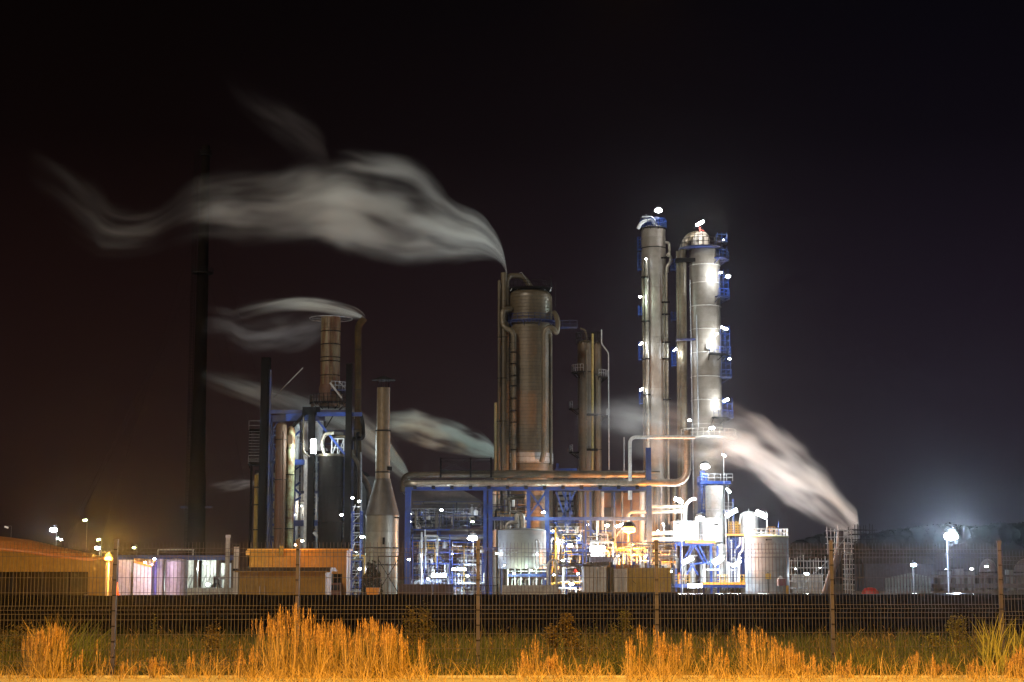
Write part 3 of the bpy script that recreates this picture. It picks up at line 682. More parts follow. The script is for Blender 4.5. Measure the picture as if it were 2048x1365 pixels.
# blue lattice stairs between furnace and cone vessel
Y = 232
t = thing('ladder_tower', 'bright blue lattice ladder tower between the black furnace and the cone-topped vessel', 'steel frame', (WX(712, Y), Y, 0))
a, b_ = WX(705, Y), WX(722, Y)
for xx in (a, b_):
    for dy in (0, 2.2): mb = MB(); mb.beam((xx, Y+dy, 0), (xx, Y+dy, WZ(1022, Y)), .2); part('post', mb, blue, t)
for k in range(9):
    z = 1.2+k*1.28; mb = MB(); mb.box(((a+b_)/2, Y+1.1, z), (b_-a, 2.0, .10)); part('landing', mb, blue if k % 2 else galv, t)
    mb = MB(); mb.beam((a, Y, z), (b_, Y, z+1.2) if k % 2 else (a+.4, Y, z+1.2), .09); mb.tube((a, Y, z+.9), (b_, Y, z+.9), .04, 4); part('stair_string', mb, galv, t)
# tall pipes on the near side of the stack
pipe_thing('riser_pipe', 'dull riser pipe with side loops next to the black pillar', [(718, 1060), (718, 930), (704, 910), (704, 900)], .3, alu_d, 242)
pipe_thing('riser_pipe', 'long vertical pale pipe at the furnace side facing the cone vessel', [(722, 1040), (722, 905)], .14, galv, 241)
pipe_thing('sloping_duct', 'sloping beige duct descending behind the cone-topped vessel', [(715, 940), (738, 975), (738, 1060)], .45, alu_d, 246, cat='duct')

# ================= cone-topped vessel with capped stack
Y = 225
t, x, r = base_thing('cone_vessel', 'big silver drum with dark conical top carrying a slim capped flue', 'vessel', 731, 797, Y, py=1080)
zc = WZ(1031, Y); mb = MB(); mb.lathe(x, Y, [(r, 0), (r, zc)], 48); part('drum', mb, mat('silver_drum_plate', (.24, .21, .155), .38, .25, .3, .12, streak=True, shell=(2.2, 3.4, 2.2, .015)), t)
rt = 14.5*Y/F; mb = MB(); mb.lathe(x, Y, [(r*1.03, zc-.1), (r*1.03, zc+.05), (rt*1.12, WZ(962, Y)), (rt*1.1, WZ(958, Y))], 48); part('cone', mb, mat('dull_cone_plate', (.09, .068, .045), .55, .15, .3, .15, streak=True), t)
fm = shaped(brown2, rt, 9, 3.1, .02)
mb = MB(); mb.lathe(x, Y, [(rt, WZ(960, Y)), (rt, WZ(865, Y)), (rt*.9, WZ(862, Y)), (rt*.9, WZ(776, Y))], 32); part('flue', mb, mat('tan_flue', (.21, .15, .08), .45, .2, .3, .3, streak=True), t)
for py in (862, 945): mb = MB(); mb.ring(x, Y, WZ(py, Y), rt*1.03, .08, 28, 5); part('flange', mb, dark, t)
mb = MB(); zz = WZ(760, Y); mb.lathe(x, Y, [(.02, zz+.55), (1.55, zz), (1.55, zz-.08), (.02, zz+.3)], 28)
for k in range(4): mb.tube((x+rt*.8*math.cos(k*PI/2+.5), Y+rt*.8*math.sin(k*PI/2+.5), WZ(778, Y)), (x+rt*.8*math.cos(k*PI/2+.5), Y+rt*.8*math.sin(k*PI/2+.5), zz+.1), .05, 4)
part('rain_cap', mb, dark, t)
mb = MB(); mb.box((x+r*.85, Y-r*.5, WZ(1036, Y)), (.9, .5, .18)); mb.box((x+rt, Y-.5, WZ(938, Y)), (.6, .6, .5)); mb.box((x+.4, Y-r-.1, WZ(1083, Y)), (.3, .3, .9)); part('bracket', mb, dark, t)
mb = MB(); 
for py in (1096, 1130): mb.ring(x, Y, WZ(py, Y), r+.03, .06, 40, 5)
part('seam_ring', mb, dark, t)
for dx in (-3, 20, 34): mb = MB(); mb.tube((WX(766+dx, Y-3), Y-2.6, WZ(965, Y)-.0), (WX(766+dx, Y-3), Y-2.6, WZ(940, Y)), .05, 4); 
t = thing('scaffold_braces', 'low dark cross-braced scaffold leaning against the silver drum', 'scaffold', (WX(775, 221), 221, 0))
a, b_ = WX(758, 221), WX(797, 221)
for xx in (a, (a+b_)/2, b_): mb = MB(); mb.tube((xx, 221, 0), (xx, 221, WZ(1112, 221)), .06, 5); part('post', mb, dark, t)
mb = MB(); mb.tube((a, 221, 1), (b_, 221, WZ(1120, 221)), .05, 4); mb.tube((b_, 221, 1), (a, 221, WZ(1120, 221)), .05, 4); mb.tube((a, 221, WZ(1113, 221)), (b_, 221, WZ(1113, 221)), .05, 4); part('brace', mb, dark, t)

# ================= pipe rack
Y = 250
t = thing('pipe_bridge', 'long blue steel pipe bridge crossing in front of the brown towers', 'pipe rack', (WX(1060, Y), Y, 0))
for px, top, wd, m, bot in ((816, 975, .85, blue, 1190), (970, 975, .5, blue, 1190), (981, 975, .6, blue, 1190), (1057, 982, .5, blue, 1060), (1094, 978, .62, blue, 1190), (1298, 896, .75, blue, 1190), (1171, 984, .24, blue, 1110), (1181, 984, .3, blue, 1110), (1229, 984, .25, blue, 1190)):
    xx = WX(px, Y, 1030); mb = MB(); mb.beam((xx, Y, WZ(bot, Y) if bot < 1190 else 0), (xx, Y, WZ(top, Y)), wd); part('column', mb, m, t)
for a, pa, b_, pb, hh, m in ((812, 978, 1302, 978, .5, blue), (980, 1038, 1298, 1038, .5, blue), (812, 1098, 1000, 1098, .5, blue_d), (812, 1072, 975, 1072, .3, blue_d), (1095, 1103, 1215, 1100, .4, blue)):
    mb = MB(); mb.beam(Pt(a, pa, Y), Pt(b_, pb, Y), .4, hh); part('beam', mb, m, t)
    mb = MB(); mb.beam(Pt(a, pa, Y+6), Pt(b_, pb, Y+6), .4, hh*.8); part('beam', mb, blue_d, t)
for a, pa, b_, pb in ((1060, 984, 1092, 1030), (1092, 984, 1060, 1030), (1112, 984, 1130, 1035), (1150, 984, 1125, 1035), (1125, 984, 1145, 1030), (1130, 1040, 1172, 1095), (1110, 1045, 1150, 1100), (1214, 1100, 1171, 1045), (970, 1000, 981, 1035), (981, 1000, 970, 1035), (1140, 984, 1140, 1095), (1131, 984, 1131, 1095), (1215, 1090, 1260, 1045)):
    mb = MB(); mb.beam(Pt(a, pa, Y), Pt(b_, pb, Y), .26); part('brace', mb, blue, t)
for px in range(830, 1300, 37):
    mb = MB(); mb.box(Pt(px, 975.5, Y), (.5, 1.0, .5)); part('pipe_shoe', mb, dark, t)
mb = MB(); mb.box(((WX(812, Y)+WX(975, Y))/2, Y+3, WZ(1040, Y)), (WX(975, Y)-WX(812, Y), 5, .25)); part('deck', mb, dark, t)
pipe_thing('main_pipe', 'thickest shiny pipe lying along the pipe bridge and bending up at its far end', [(813, 985, 5), (813, 968, 3), (813, 968, 0), (1375, 966, 0), (1375, 862, 0)], 7.2*250/F, alu, 250, n=20, bend=2.2, flanges=2.4)
pipe_thing('upper_pipe', 'second thick pipe just above the thickest one, bending down beside the cone-topped vessel', [(807, 985, 3), (807, 951, 3), (895, 950, 3), (1290, 950, 3)], 6.8*253/F, alu_d, 250, n=18, bend=1.6, flanges=3)
pipe_thing('thin_top_pipe', 'thin pipe riding on top of the second thick pipe below the brown towers', [(984, 944, 0), (1320, 945, 0)], .22, alu_d, 254, flanges=4)
t = pipe_thing('hoop_pipe', 'white hoop-shaped pipe rising from the bridge before the twin white towers', [(1260, 962), (1260, 875), (1390, 875)], .26, white, 249, bend=.9)
t = thing('rail_gantry', 'dark railed gantry standing on the pipes between flue and brown towers', 'gantry', (WX(930, 252), 252, WZ(944, 252)))
a, b_ = WX(881, 252), WX(983, 252); z0 = WZ(942, 252); z1 = WZ(917, 252)
for px in (881, 941, 982): mb = MB(); mb.beam((WX(px, 252), 252, z0-1), (WX(px, 252), 252, z1+.1), .26); part('post', mb, black, t)
mb = MB(); mb.beam((a, 252, z1), (b_, 252, z1), .1); mb.beam((a, 252, z1-.5), (b_, 252, z1-.5), .08); mb.beam((a, 252, z0), (b_, 252, z0), .2)
mb.beam((a, 252, z0), (WX(941, 252), 252, z1), .07); mb.beam((WX(941, 252), 252, z0), (a, 252, z1), .07); part('rail', mb, dark, t)
# furnace box and pipe banks under the bridge
Y = 256
t = thing('heater_box', 'dark brown heater casing with one slanted end, hung under the pipe bridge', 'heater', (WX(895, Y), Y, 0))
mb = MB(); a, b_ = WX(822, Y), WX(966, Y); z0, z1, z2 = WZ(1022, Y), WZ(1005, Y), WZ(983, Y)
P = [(a, z0), (b_-1.5, z0), (b_, z1), (b_-2.8, z2), (a, z2)]
mb.add([(p[0], Y-2, p[1]) for p in P]+[(p[0], Y+4, p[1]) for p in P], [tuple(range(5)), (9, 8, 7, 6, 5)]+[(i, 5+i, 5+(i+1) % 5, (i+1) % 5) for i in range(5)]); mb.f[0] = tuple(reversed(mb.f[0])); part('casing', mb, mat('heater_casing', (.06, .04, .028), .55, .1, .4, .3), t)
mb = MB(); mb.box(((a+b_)/2, Y-2.05, WZ(1008, Y)), (b_-a-1, .12, .25)); part('rib', mb, alu_d, t)
for px in (830, 880, 940): mb = MB(); mb.beam((WX(px, Y), Y, 0), (WX(px, Y), Y, z0), .35); part('leg', mb, blue_d, t)
for i, (py, r_, m_, nm) in enumerate(((1030, .26, alu_d, 'topmost'), (1040, .18, blue_d, 'second'), (1049, .3, dark, 'third'), (1060, .2, alu_d, 'fourth'), (1075, .36, grey, 'lowest and palest'))):
    pipe_thing('header_pipe', nm+' horizontal header pipe under the brown heater casing', [(818, py), (968, py)], r_, m_, 253+i*.7, 'header pipes under the heater casing', flanges=1.8)

# ================= brown central column
Y = 268
t, x, r = base_thing('brown_column', 'widest brown banded column with domed shoulders and a dark railed top', 'column', 1016, 1104, Y, py=800)
x, r, z0, z1 = drum(t, 1016, 1105, Y, 598, brown, 1190, 1.9, (926, 916), alu_d, 56, py=800)
mb = MB(); mb.lathe(x, Y, [(r*.7, WZ(592, Y)), (r*.7, WZ(583, Y)), (r*1.0, WZ(583, Y)), (r*1.0, WZ(579, Y))], 32); p = part('top_deck', mb, black, t)
mb = MB(); mb.arcrail(x, Y, WZ(579, Y), r, 0, 360, 1.0, 26, .04); part('railing', mb, dark, p)
mb = MB()
for dx in (-.85, -.58, .66, .92): mb.tube((x+r*dx-.12, Y-r*.55, WZ(587, Y)), (x+r*dx+.16, Y-r*.55, WZ(579, Y)), .05, 4)
part('deck_strut', mb, white, t)
platform(t, x, Y, WZ(645, Y), r, -180, 5, .8, blue_d, blue_d, .9)
mb = MB(); 
for k in range(24): a = R(-180+k*8); mb.box((x+(r+.4)*math.cos(a), Y+(r+.4)*math.sin(a), WZ(648, Y)), (.35, .35, .4))
part('bracket_ring', mb, blue_d, t)
mb = MB(); mb.tube((x+r*1.15, Y, WZ(615, Y)), (x+r*1.15, Y, WZ(566, Y)), .06, 5); mb.tube((x+r*.95, Y-1, WZ(590, Y)), (x+r*.95, Y-1, WZ(553, Y)), .07, 5); mb.box((x+r*.95, Y-1, WZ(556, Y)), (.25, .25, .35)); part('mast', mb, dark, t)
# walkway across to the second pair
mb = MB(); a, b_ = x+r+.5, WX(1154, Y, 650)
mb.box(((a+b_)/2, Y, WZ(656, Y)), (b_-a, 1.2, .2)); p = part('walkway', mb, blue_d, t)
mb = MB(); mb.rail([(a, Y-.6, WZ(656, Y)), (b_, Y-.6, WZ(656, Y))], 1.1, 1.2); part('railing', mb, blue_d, p)
q = alu_d
pw = mat('brown_pipe_cladding', (.13, .098, .056), .42, .25, .3, .5)
pipe_part(t, [(1027, 940, -4), (1027, 664, -4), (1008, 655, -4), (1005, 645, -3.6), (1005, 620, -3.6), (1022, 618, -2.5)], .42, pw, Y, 'downpipe', 14, .9, flanges=4)
pipe_part(t, [(1083, 925, -4.3), (1088, 905, -4.3), (1088, 664, -4.3), (1096, 655, -4.3), (1106, 657, -4.3), (1113, 668, -4), (1116, 650, -3.4), (1114, 636, -2.6), (1108, 626, -1.5)], .42, pw, Y, 'downpipe', 14, .55, flanges=4)
pipe_part(t, [(1101, 930, -1.8), (1101, 668, -1.8)], .25, q, Y, 'downpipe', 10)
pipe_part(t, [(1013, 940, -1.8), (1013, 560, -1.6), (1020, 552, -1.0), (1045, 552, 0), (1062, 575, 0)], .45, pw, Y, 'vapour_pipe', 14, 1.3)
pipe_part(t, [(1020, 556, -.5), (1043, 545, -.5), (1060, 570, -.5)], .06, galv, Y, 'handrail', 5)
mb = MB(); mb.ladder(WX(1022, Y-4, 800), Y-4.2, WZ(935, Y), WZ(670, Y), -90, .5, True, .03); part('ladder', mb, dark, t)
for py in (705, 728, 752, 772, 797, 822, 845, 900): mb = MB(); mb.box(Pt(1027, py, Y-4.3), (.95, .5, .16)); part('clamp', mb, black, t)
mb = MB(); mb.lathe(x, Y, [(r*1.02, WZ(928, Y)), (r*1.02, WZ(908, Y))], 48, False); part('skirt_band', mb, grey, t)
# slim stacks beside
Y = 266
t, x, r = base_thing('steam_stack', 'tall slim brown stack hugging the widest brown column, steam blowing off its top', 'chimney', 1000, 1014, Y, py=700)
drum(t, 1001.5, 1014, Y, 546, shaped(brown2, .5, 9, 6.6, .04), 1190, 0, (675, 757, 843), dark, 24, py=750, name='shell')
t, x, r = base_thing('side_stack', 'slim brown pipe stack a little shorter than the steaming one', 'chimney', 994, 1001, Y, py=700)
drum(t, 995, 1001.3, Y-.6, 564, shaped(brown2, .3, 9, 6.6, .04), 1190, .3, (675, 757, 843), dark, 20, py=750)
t, x, r = base_thing('short_column', 'short olive column at the foot of the slim brown stacks', 'column', 988, 996, Y, py=850)
drum(t, 988, 996, Y-.3, 806, mat('olive_column_paint', (.22, .19, .09), .5, .1, .3, .4, streak=True), 1190, 0, (), dark, 20, py=850)

# ================= second brown pair
Y = 275
G2 = 'pair of lower brown columns'
t, x, r = base_thing('lower_column', 'shorter brown column, nearer the widest one, wrapped by thin pipes', 'column', 1155, 1187, Y, G2, py=850)
drum(t, 1155.5, 1187, Y, 690, shaped(brown2, 1.3, 9, 3.4, .012), 1190, .8, (745,), dark, py=850)
platform(t, x, Y, WZ(745, Y), r, -215, -100, 1.0, dark, galv); platform(t, x, Y, WZ(818, Y), r, 150, 215, 1.4, dark, galv); platform(t, x, Y, WZ(905, Y), r, 150, 215, 1.4, dark, galv)
pipe_part(t, [(1173, 940, -2), (1173, 700, -2)], .14, q, Y, 'standpipe', 8, flanges=5)
pipe_part(t, [(1185, 940, -2), (1185, 668, -2)], .2, mat('yellowish_vent', (.25, .2, .06), .5, .2, .3, .4), Y, 'standpipe', 8)
pipe_part(t, [(1160, 657), (1170, 660), (1174, 672), (1174, 690)], .16, q, Y, 'goose_neck', 8)
mb = MB(); mb.arcrail(x, Y, WZ(690, Y), r+.2, 0, 360, 2.0, 18, .05); part('railing', mb, dark, t)
t, x, r = base_thing('lower_column', 'second shorter brown column, paler, farther from the widest one', 'column', 1185, 1202, Y, G2, py=850)
drum(t, 1187, 1202.5, Y-.6, 756, shaped(brown2, .6, 9, 3.4, .012), 1190, .5, (830, 900), dark, py=850)
drum(t, 1184, 1203, Y+.8, 690, shaped(brown2, .8, 9, 3.4, .012), 750, .5, (), dark, py=720, name='upper_shell')
mb = MB(); mb.arcrail(x, Y, WZ(690, Y), r+.1, 0, 360, 2.0, 14, .05); part('railing', mb, dark, t)
platform(t, x, Y, WZ(755, Y), r, -80, 35, 1.2, dark, galv); platform(t, x, Y, WZ(832, Y), r, -30, 30, 1.2, dark, galv)
pipe_part(t, [(1203, 660), (1203, 688), (1217, 706), (1218, 940)], .12, galv, Y-.5, 'drain_line', 6, .4)
for px in (1179, 1190):
    for py in (830, 900): mb = MB(); mb.box(Pt(px, py, Y-2.1), (.9, .5, .35)); part('clamp', mb, black, t)
mb = MB(); mb.box(((WX(1110, 272)+WX(1154, 272))/2, 272, WZ(941, 272)), (WX(1154, 272)-WX(1110, 272), 1.5, .5)); mb.box((WX(1115, 272), 272, WZ(935, 272)), (.4, .4, 1.2))
single('blue_gangway', 'short bright blue gangway between the widest and the lower brown columns', 'gangway', mb, blue)
pipe_thing('thin_vent_line', 'hair-thin vertical vent line crossing the steam right of the lower brown columns'.replace(' right of', ' beyond'), [(1248, 960), (1248, 875)], .07, galv, 262)
# hall lit orange behind
Y = 281
t = thing('process_hall', 'ochre sheet-clad process hall glowing around the big sodium lamp', 'building', (WX(1220, Y), Y, 0))
a, b_ = WX(1150, Y), WX(1300, Y); zt = WZ(986, Y); mb = MB(); mb.box(((a+b_)/2, Y+8, zt/2), (b_-a, 16, zt)); part('wall', mb, clad_hall, t)
for px in (1188, 1225, 1262): mb = MB(); mb.beam((WX(px, Y), Y-.2, 0), (WX(px, Y), Y-.2, zt), .4); part('pilaster', mb, blue_d, t)
mb = MB(); mb.box((WX(1212, Y), Y-.12, WZ(1040, Y)), (3.2, .2, 4)); part('door', mb, dark, t)
# white-clad building seen through the lattice
t = thing('switch_house', 'small white-banded building glimpsed through the blue lattice', 'building', (WX(1130, 288), 288, 0))
mb = MB(); a, b_ = WX(1110, 288), WX(1152, 288); zt = WZ(984, 288); mb.box(((a+b_)/2, 292, zt/2), (b_-a, 8, zt)); part('wall', mb, cream, t)
for py in (992, 1003, 1013, 1023): mb = MB(); mb.box(((a+b_)/2, 287.9, WZ(py, 288)), (b_-a-.8, .2, .32)); part('window', mb, dark, t)

# ================= twin white towers
Y = 272
TG = 'twin tall white towers'
t, x, r = base_thing('white_tower', 'tall slim white tower crowned by a single very bright lamp', 'column', 1284, 1335, Y, TG, py=700)
x, r, z0, z1 = drum(t, 1284.5, 1334, Y, 462, shaped(tower_m, 2, 40, 8.2, .02), 1190, .9, (498,), dark, 44, py=700)
p = platform(t, x, Y, WZ(458, Y), r*.75, 0, 360, .7, dark, blue, 1.3)
mb = MB(); mb.arcrail(x, Y, WZ(458, Y)+.6, r+.1, 0, 360, .9, 14, .03); part('top_guard', mb, blue, t)
pipe_part(t, [(1276, 458), (1281, 447), (1293, 441), (1305, 440), (1310, 450)], .28, white, Y-1.6, 'overhead_line', 10, .9)
pipe_part(t, [(1284, 434), (1304, 434), (1311, 444), (1311, 458)], .14, galv, Y-1.8, 'vent_line', 8, .4)
pipe_part(t, [(1330, 485, -.8), (1338, 486, -.8), (1339, 500, -.8), (1339, 512, -.8)], .22, alu, Y, 'side_loop', 10, .5)
pipe_part(t, [(1334, 545, -.8), (1334, 533, -.8), (1341, 526, -.8), (1342, 516, -.8), (1334, 508, -.8)], .3, alu, Y, 'side_loop', 10, .6)
pipe_part(t, [(1333, 545, -1.6), (1338, 1050, -1.6)], .2, alu, Y, 'standpipe', 10, flanges=8)
pipe_part(t, [(1328, 550, -2.0), (1332, 1050, -2.0)], .13, alu_d, Y, 'standpipe', 8)
pipe_part(t, [(1293, 520, -2.2), (1297, 1050, -2.2)], .3, alu, Y, 'bright_riser', 12, flanges=6)
pipe_part(t, [(1286, 520, -1.6), (1290, 1050, -1.6)], .16, alu_d, Y, 'standpipe', 8)
for py in (555, 643, 718, 790): mb = MB(); mb.box(Pt(1290+(py-555)*.012, py, Y-2.3), (1.3, .5, .22)); part('clamp', mb, black, t)
for py in (516, 605, 629, 685, 718, 800): mb = MB(); mb.box(Pt(1331+(py-555)*.012, py, Y-2.0), (1.3, .5, .2)); part('clamp', mb, black, t)
def cage(t, px, Y, top, bot, wd=.75, m=blue):
    x0 = WX(px, Y, (top+bot)/2); za, zb = WZ(bot, Y), WZ(top, Y); mb = MB()
    mb.box((x0, Y, za), (wd*1.3, 1.3, .12))
    mb.ladder(x0, Y, za, zb, -90, wd*.6, False, .05)
    for dx in (-wd*.65, wd*.65):
        for dy in (-.6, .6): mb.tube((x0+dx, Y+dy, za), (x0+dx, Y+dy, min(zb, za+(zb-za))), .045, 4)
    z = za+.5
    while z < zb: mb.rail([(x0-wd*.65, Y-.6, z-1), (x0+wd*.65, Y-.6, z-1)], 1, 9, .03, 1); mb.tube((x0+wd*.65, Y-.6, z), (x0+wd*.65, Y+.6, z), .03, 4); z += 1.1
    return part('ladder_cage', mb, m, t)
for top, bot in ((474, 500), (505, 540), (612, 630), (684, 720), (776, 808)): cage(t, 1279.5+(top-474)*.012, Y, top, bot, .55)
for top, bot in ((518, 540), (624, 640), (695, 732)): cage(t, 1346+(top-500)*.01, Y-.5, top, bot, .6)
# the farther, wider one
Y = 270
t, x, r = base_thing('white_tower', 'wider of the two tall white towers, ringed, with blue cages down one side', 'column', 1380, 1443, Y, TG, py=700)
rings = (533, 569, 615, 661, 708, 755, 802, 850)
x, r, z0, z1 = drum(t, 1382, 1443.5, Y, 503, shaped(tower_m, 2.4, 40, 3.6, .015), 1190, 1.0, rings, cream, 48, py=760)
# domed head and vapour line
mb = MB(); zt = WZ(494, Y); xh = WX(1401, Y, 480); mb.lathe(xh, Y, [(1.5, WZ(500, Y)), (1.5, WZ(480, Y)), (1.35, WZ(472, Y)), (.9, WZ(466, Y)), (.02, WZ(463, Y))], 24); part('head', mb, cream, t)
pipe_part(t, [(1412, 484, 0), (1400, 468, 0), (1376, 474, -.3), (1365, 498, -.6), (1368, 1060, -.6)], .62, shaped(alu_d, 1, 1, 1, .01), Y, 'vapour_line', 16, 2.2, flanges=9)
pipe_part(t, [(1357, 503, -.2), (1361, 1060, -.2)], .42, alu_d, Y, 'standpipe', 14, flanges=9)
mb = MB(); mb.sector(x-.5, Y, WZ(498, Y), 1.0, r+1.2, -200, 20, .25, 18); p = part('top_deck', mb, blue_d, t)
mb = MB(); mb.arcrail(x-.5, Y, WZ(498, Y), r+1.1, -200, 20, 1.3, 16, .05); part('railing', mb, dark, p)
mb = MB()
for px in (1380, 1389, 1396, 1405): mb.tube(Pt(px, 497, Y-2.2), Pt(px, 462, Y-2.2), .05, 4)
mb.tube(Pt(1380, 470, Y-2.2), Pt(1405, 470, Y-2.2), .05, 4); mb.tube(Pt(1400, 458, Y-2.2), Pt(1409, 461, Y-2.2), .06, 4); part('frame', mb, dark, t)
mb = MB(); mb.tube(Pt(1400, 463, Y-2.1), Pt(1400, 455, Y-2.1), .1, 5); mb.tube(Pt(1400, 459, Y-2.1), Pt(1409, 462, Y-2.1), .1, 5); part('red_valve', mb, red, t)
# side platforms with cages
for top, bot, dx in ((470, 488, 33), (497, 518, 34), (543, 596, 38), (655, 712, 42), (716, 757, 44), (797, 838, 48)):
    cx_ = 1441+(dx-33)*.75; w_ = 1.3
    mb = MB(); zb = WZ(bot, Y); xx = WX(cx_, Y, bot); mb.box((xx, Y-.8, zb), (1.9, 2.4, .22)); mb.beam((xx-.9, Y-.8, zb-1.1), (xx+.8, Y-.8, zb-.1), .1); p = part('platform', mb, blue_d, t)
    mb = MB(); mb.rail([(xx-.9, Y-2, zb), (xx+.9, Y-2, zb), (xx+.9, Y+.4, zb)], 1.15, .9, .03, 2)
    zt_ = WZ(top, Y)
    for ddx in (-.7, 0, .75): mb.tube((xx+ddx, Y-1.9, zb), (xx+ddx, Y-1.9, zt_), .035, 4)
    z = zb+1.2
    while z < zt_: mb.tube((xx-.7, Y-1.9, z), (xx+.75, Y-1.9, z), .03, 4); mb.tube((xx-.2, Y-1.9, z-.5), (xx+.75, Y-1.9, z), .025, 4); z += 1.05
    part('railing', mb, blue, p)
for bot in (520, 597): platform(t, x, Y, WZ(bot, Y), r, -58, 20, 1.5, blue_d, blue, 1.1)
platform(t, x, Y, WZ(712, Y), r, -88, 30, 1.4, dark, blue_d, 1.1); platform(t, x, Y, WZ(838, Y), r, -80, 30, 1.4, dark, blue_d, 1.2)
mb = MB(); xx, yy, zz = Pt(1418.5, 694, Y-r-.3)
mb.tube((xx, yy+.4, zz), (xx, yy-.1, zz), .48, 20); part('manhole', mb, grey, t)
mb = MB(); mb.sector(x, Y, WZ(876, Y), r+.1, r+2.2, -160, 40, .25, 18); p = part('low_gallery', mb, cream, t)
mb = MB(); mb.arcrail(x, Y, WZ(876, Y), r+2.1, -160, 40, 1.2, 18, .05); part('railing', mb, cream, p)
pipe_part(t, [(1393, 630, -2.5), (1397, 860, -2.5)], .09, galv, Y, 'conduit', 6); pipe_part(t, [(1380, 560, -1.2), (1388, 1030, -1.2)], .10, galv, Y, 'conduit', 6)
mb = MB(); sx_, sy_ = WX(1345, 272), 270; xx = WX(1370, Y, 683)
mb.box((xx, Y-1, WZ(682, Y)), (3.0, 1.6, .3)); part('link_bridge', mb, blue_d, t)
mb = MB(); mb.box((WX(1370, Y, 523), Y-1, WZ(524, Y)), (3.2, 1.6, .6)); part('link_bridge', mb, black, t)
# lower part: blue steel around the foot
Y = 266
t = thing('tower_base_steelwork', 'blue decks and caged ladder round the foot of the wider white tower', 'steel frame', (WX(1420, Y), Y, 0))
for py in (967, 1024):
    mb = MB(); mb.box((WX(1428, Y), Y, WZ(py, Y)), ((1462-1402)*Y/F, 5, .45)); p = part('deck', mb, blue, t)
    mb = MB(); mb.rail([(WX(1402, Y), Y-2.5, WZ(py, Y)+.2), (WX(1462, Y), Y-2.5, WZ(py, Y)+.2)], 1.1, 1., .04); part('railing', mb, galv, p)
for px in (1401, 1410, 1462): mb = MB(); mb.beam((WX(px, Y), Y-2.3, 0), (WX(px, Y), Y-2.3, WZ(948 if px < 1450 else 1000, Y)), .28); part('column', mb, blue, t)
mb = MB(); mb.ladder(WX(1405, Y-2.5), Y-2.7, 3, WZ(945, Y), -90, .6, True, .05); part('ladder', mb, blue, t)
t, x, r = base_thing('white_drum', 'white drum bulging beside the foot of the wider white tower', 'vessel', 1410, 1446, 262, py=1000)
drum(t, 1411, 1446, 262, 972, grey, 1190, .0, (1020,), galv, py=1000)

# ================= white and blue process block
Y = 258
t = thing('process_block', 'blinding white vessel casing on blue chevron-braced legs with orange deck edges', 'process unit', (WX(1395, Y), Y, 0))
a, b_ = WX(1346, Y), WX(1426, Y); zd = WZ(1084, Y)
mb = MB(); mb.box(((a+b_)/2, Y+3, zd-.35), (b_-a, 6, .5)); part('deck', mb, blue, t)
mb = MB(); mb.box(((a+b_)/2+1, Y-.05, zd), (b_-a-1.5, .16, .42)); part('deck_edge', mb, orange_p, t)
mb = MB(); mb.box((WX(1372, Y), Y+3, (zd+WZ(1042, Y))/2+.05), (WX(1397, Y)-WX(1347, Y), 5, WZ(1042, Y)-zd-.1)); part('casing', mb, white, t)
mb = MB(); xx, rr = cyl(1397, 1444, Y+3, 1060); mb.lathe(xx, Y+3, [(rr, zd), (rr, WZ(1040, Y)), (rr*.9, WZ(1036, Y)), (.05, WZ(1034, Y))], 36); part('drum', mb, white, t)
for px in (1350, 1361, 1420, 1433):
    mb = MB(); mb.beam((WX(px, Y), Y, 0), (WX(px, Y), Y, zd-.6), .34 if px != 1350 else .22); part('leg', mb, blue, t)
for px in (1350, 1395, 1433):
    mb = MB(); mb.beam((WX(px, Y+5.5), Y+5.5, 0), (WX(px, Y+5.5), Y+5.5, zd-.6), .3); part('leg', mb, blue, t)
for a_, pa, c, pc in ((1364, 1125, 1384, 1090), (1369, 1131, 1389, 1090), (1389, 1090, 1408, 1126), (1396, 1088, 1417, 1130), (1374, 1150, 1383, 1132), (1384, 1130, 1396, 1150)):
    mb = MB(); mb.beam(Pt(a_, pa, Y-.2), Pt(c, pc, Y-.2), .22); part('brace', mb, blue, t)
mb = MB(); mb.beam(Pt(1380, 1129, Y-.1), Pt(1422, 1125, Y-.1), .25); part('beam', mb, blue, t)
mb = MB(); mb.rail([(a, Y, zd), (b_, Y, zd)], 1.1, 1.1, .04); part('railing', mb, galv, t)
zl = WZ(1168, Y); mb = MB(); mb.box(((WX(1346, Y)+WX(1490, Y))/2, Y+2, zl-.3), (WX(1490, Y)-WX(1346, Y), 6, .5)); part('lower_deck', mb, blue, t)
mb = MB(); mb.box(((WX(1400, Y)+WX(1490, Y))/2, Y-1.05, zl+.05), (WX(1490, Y)-WX(1400, Y), .16, .35)); part('deck_edge', mb, orange_p, t)
for a_, c_ in ((1346, 1375), (1430, 1452), (1476, 1490)): mb = MB(); mb.rail([(WX(a_, Y), Y-1, zl), (WX(c_, Y), Y-1, zl)], 1.3, .6, .04, 3); part('yellow_railing', mb, yellow, t)
Yv = Y+2
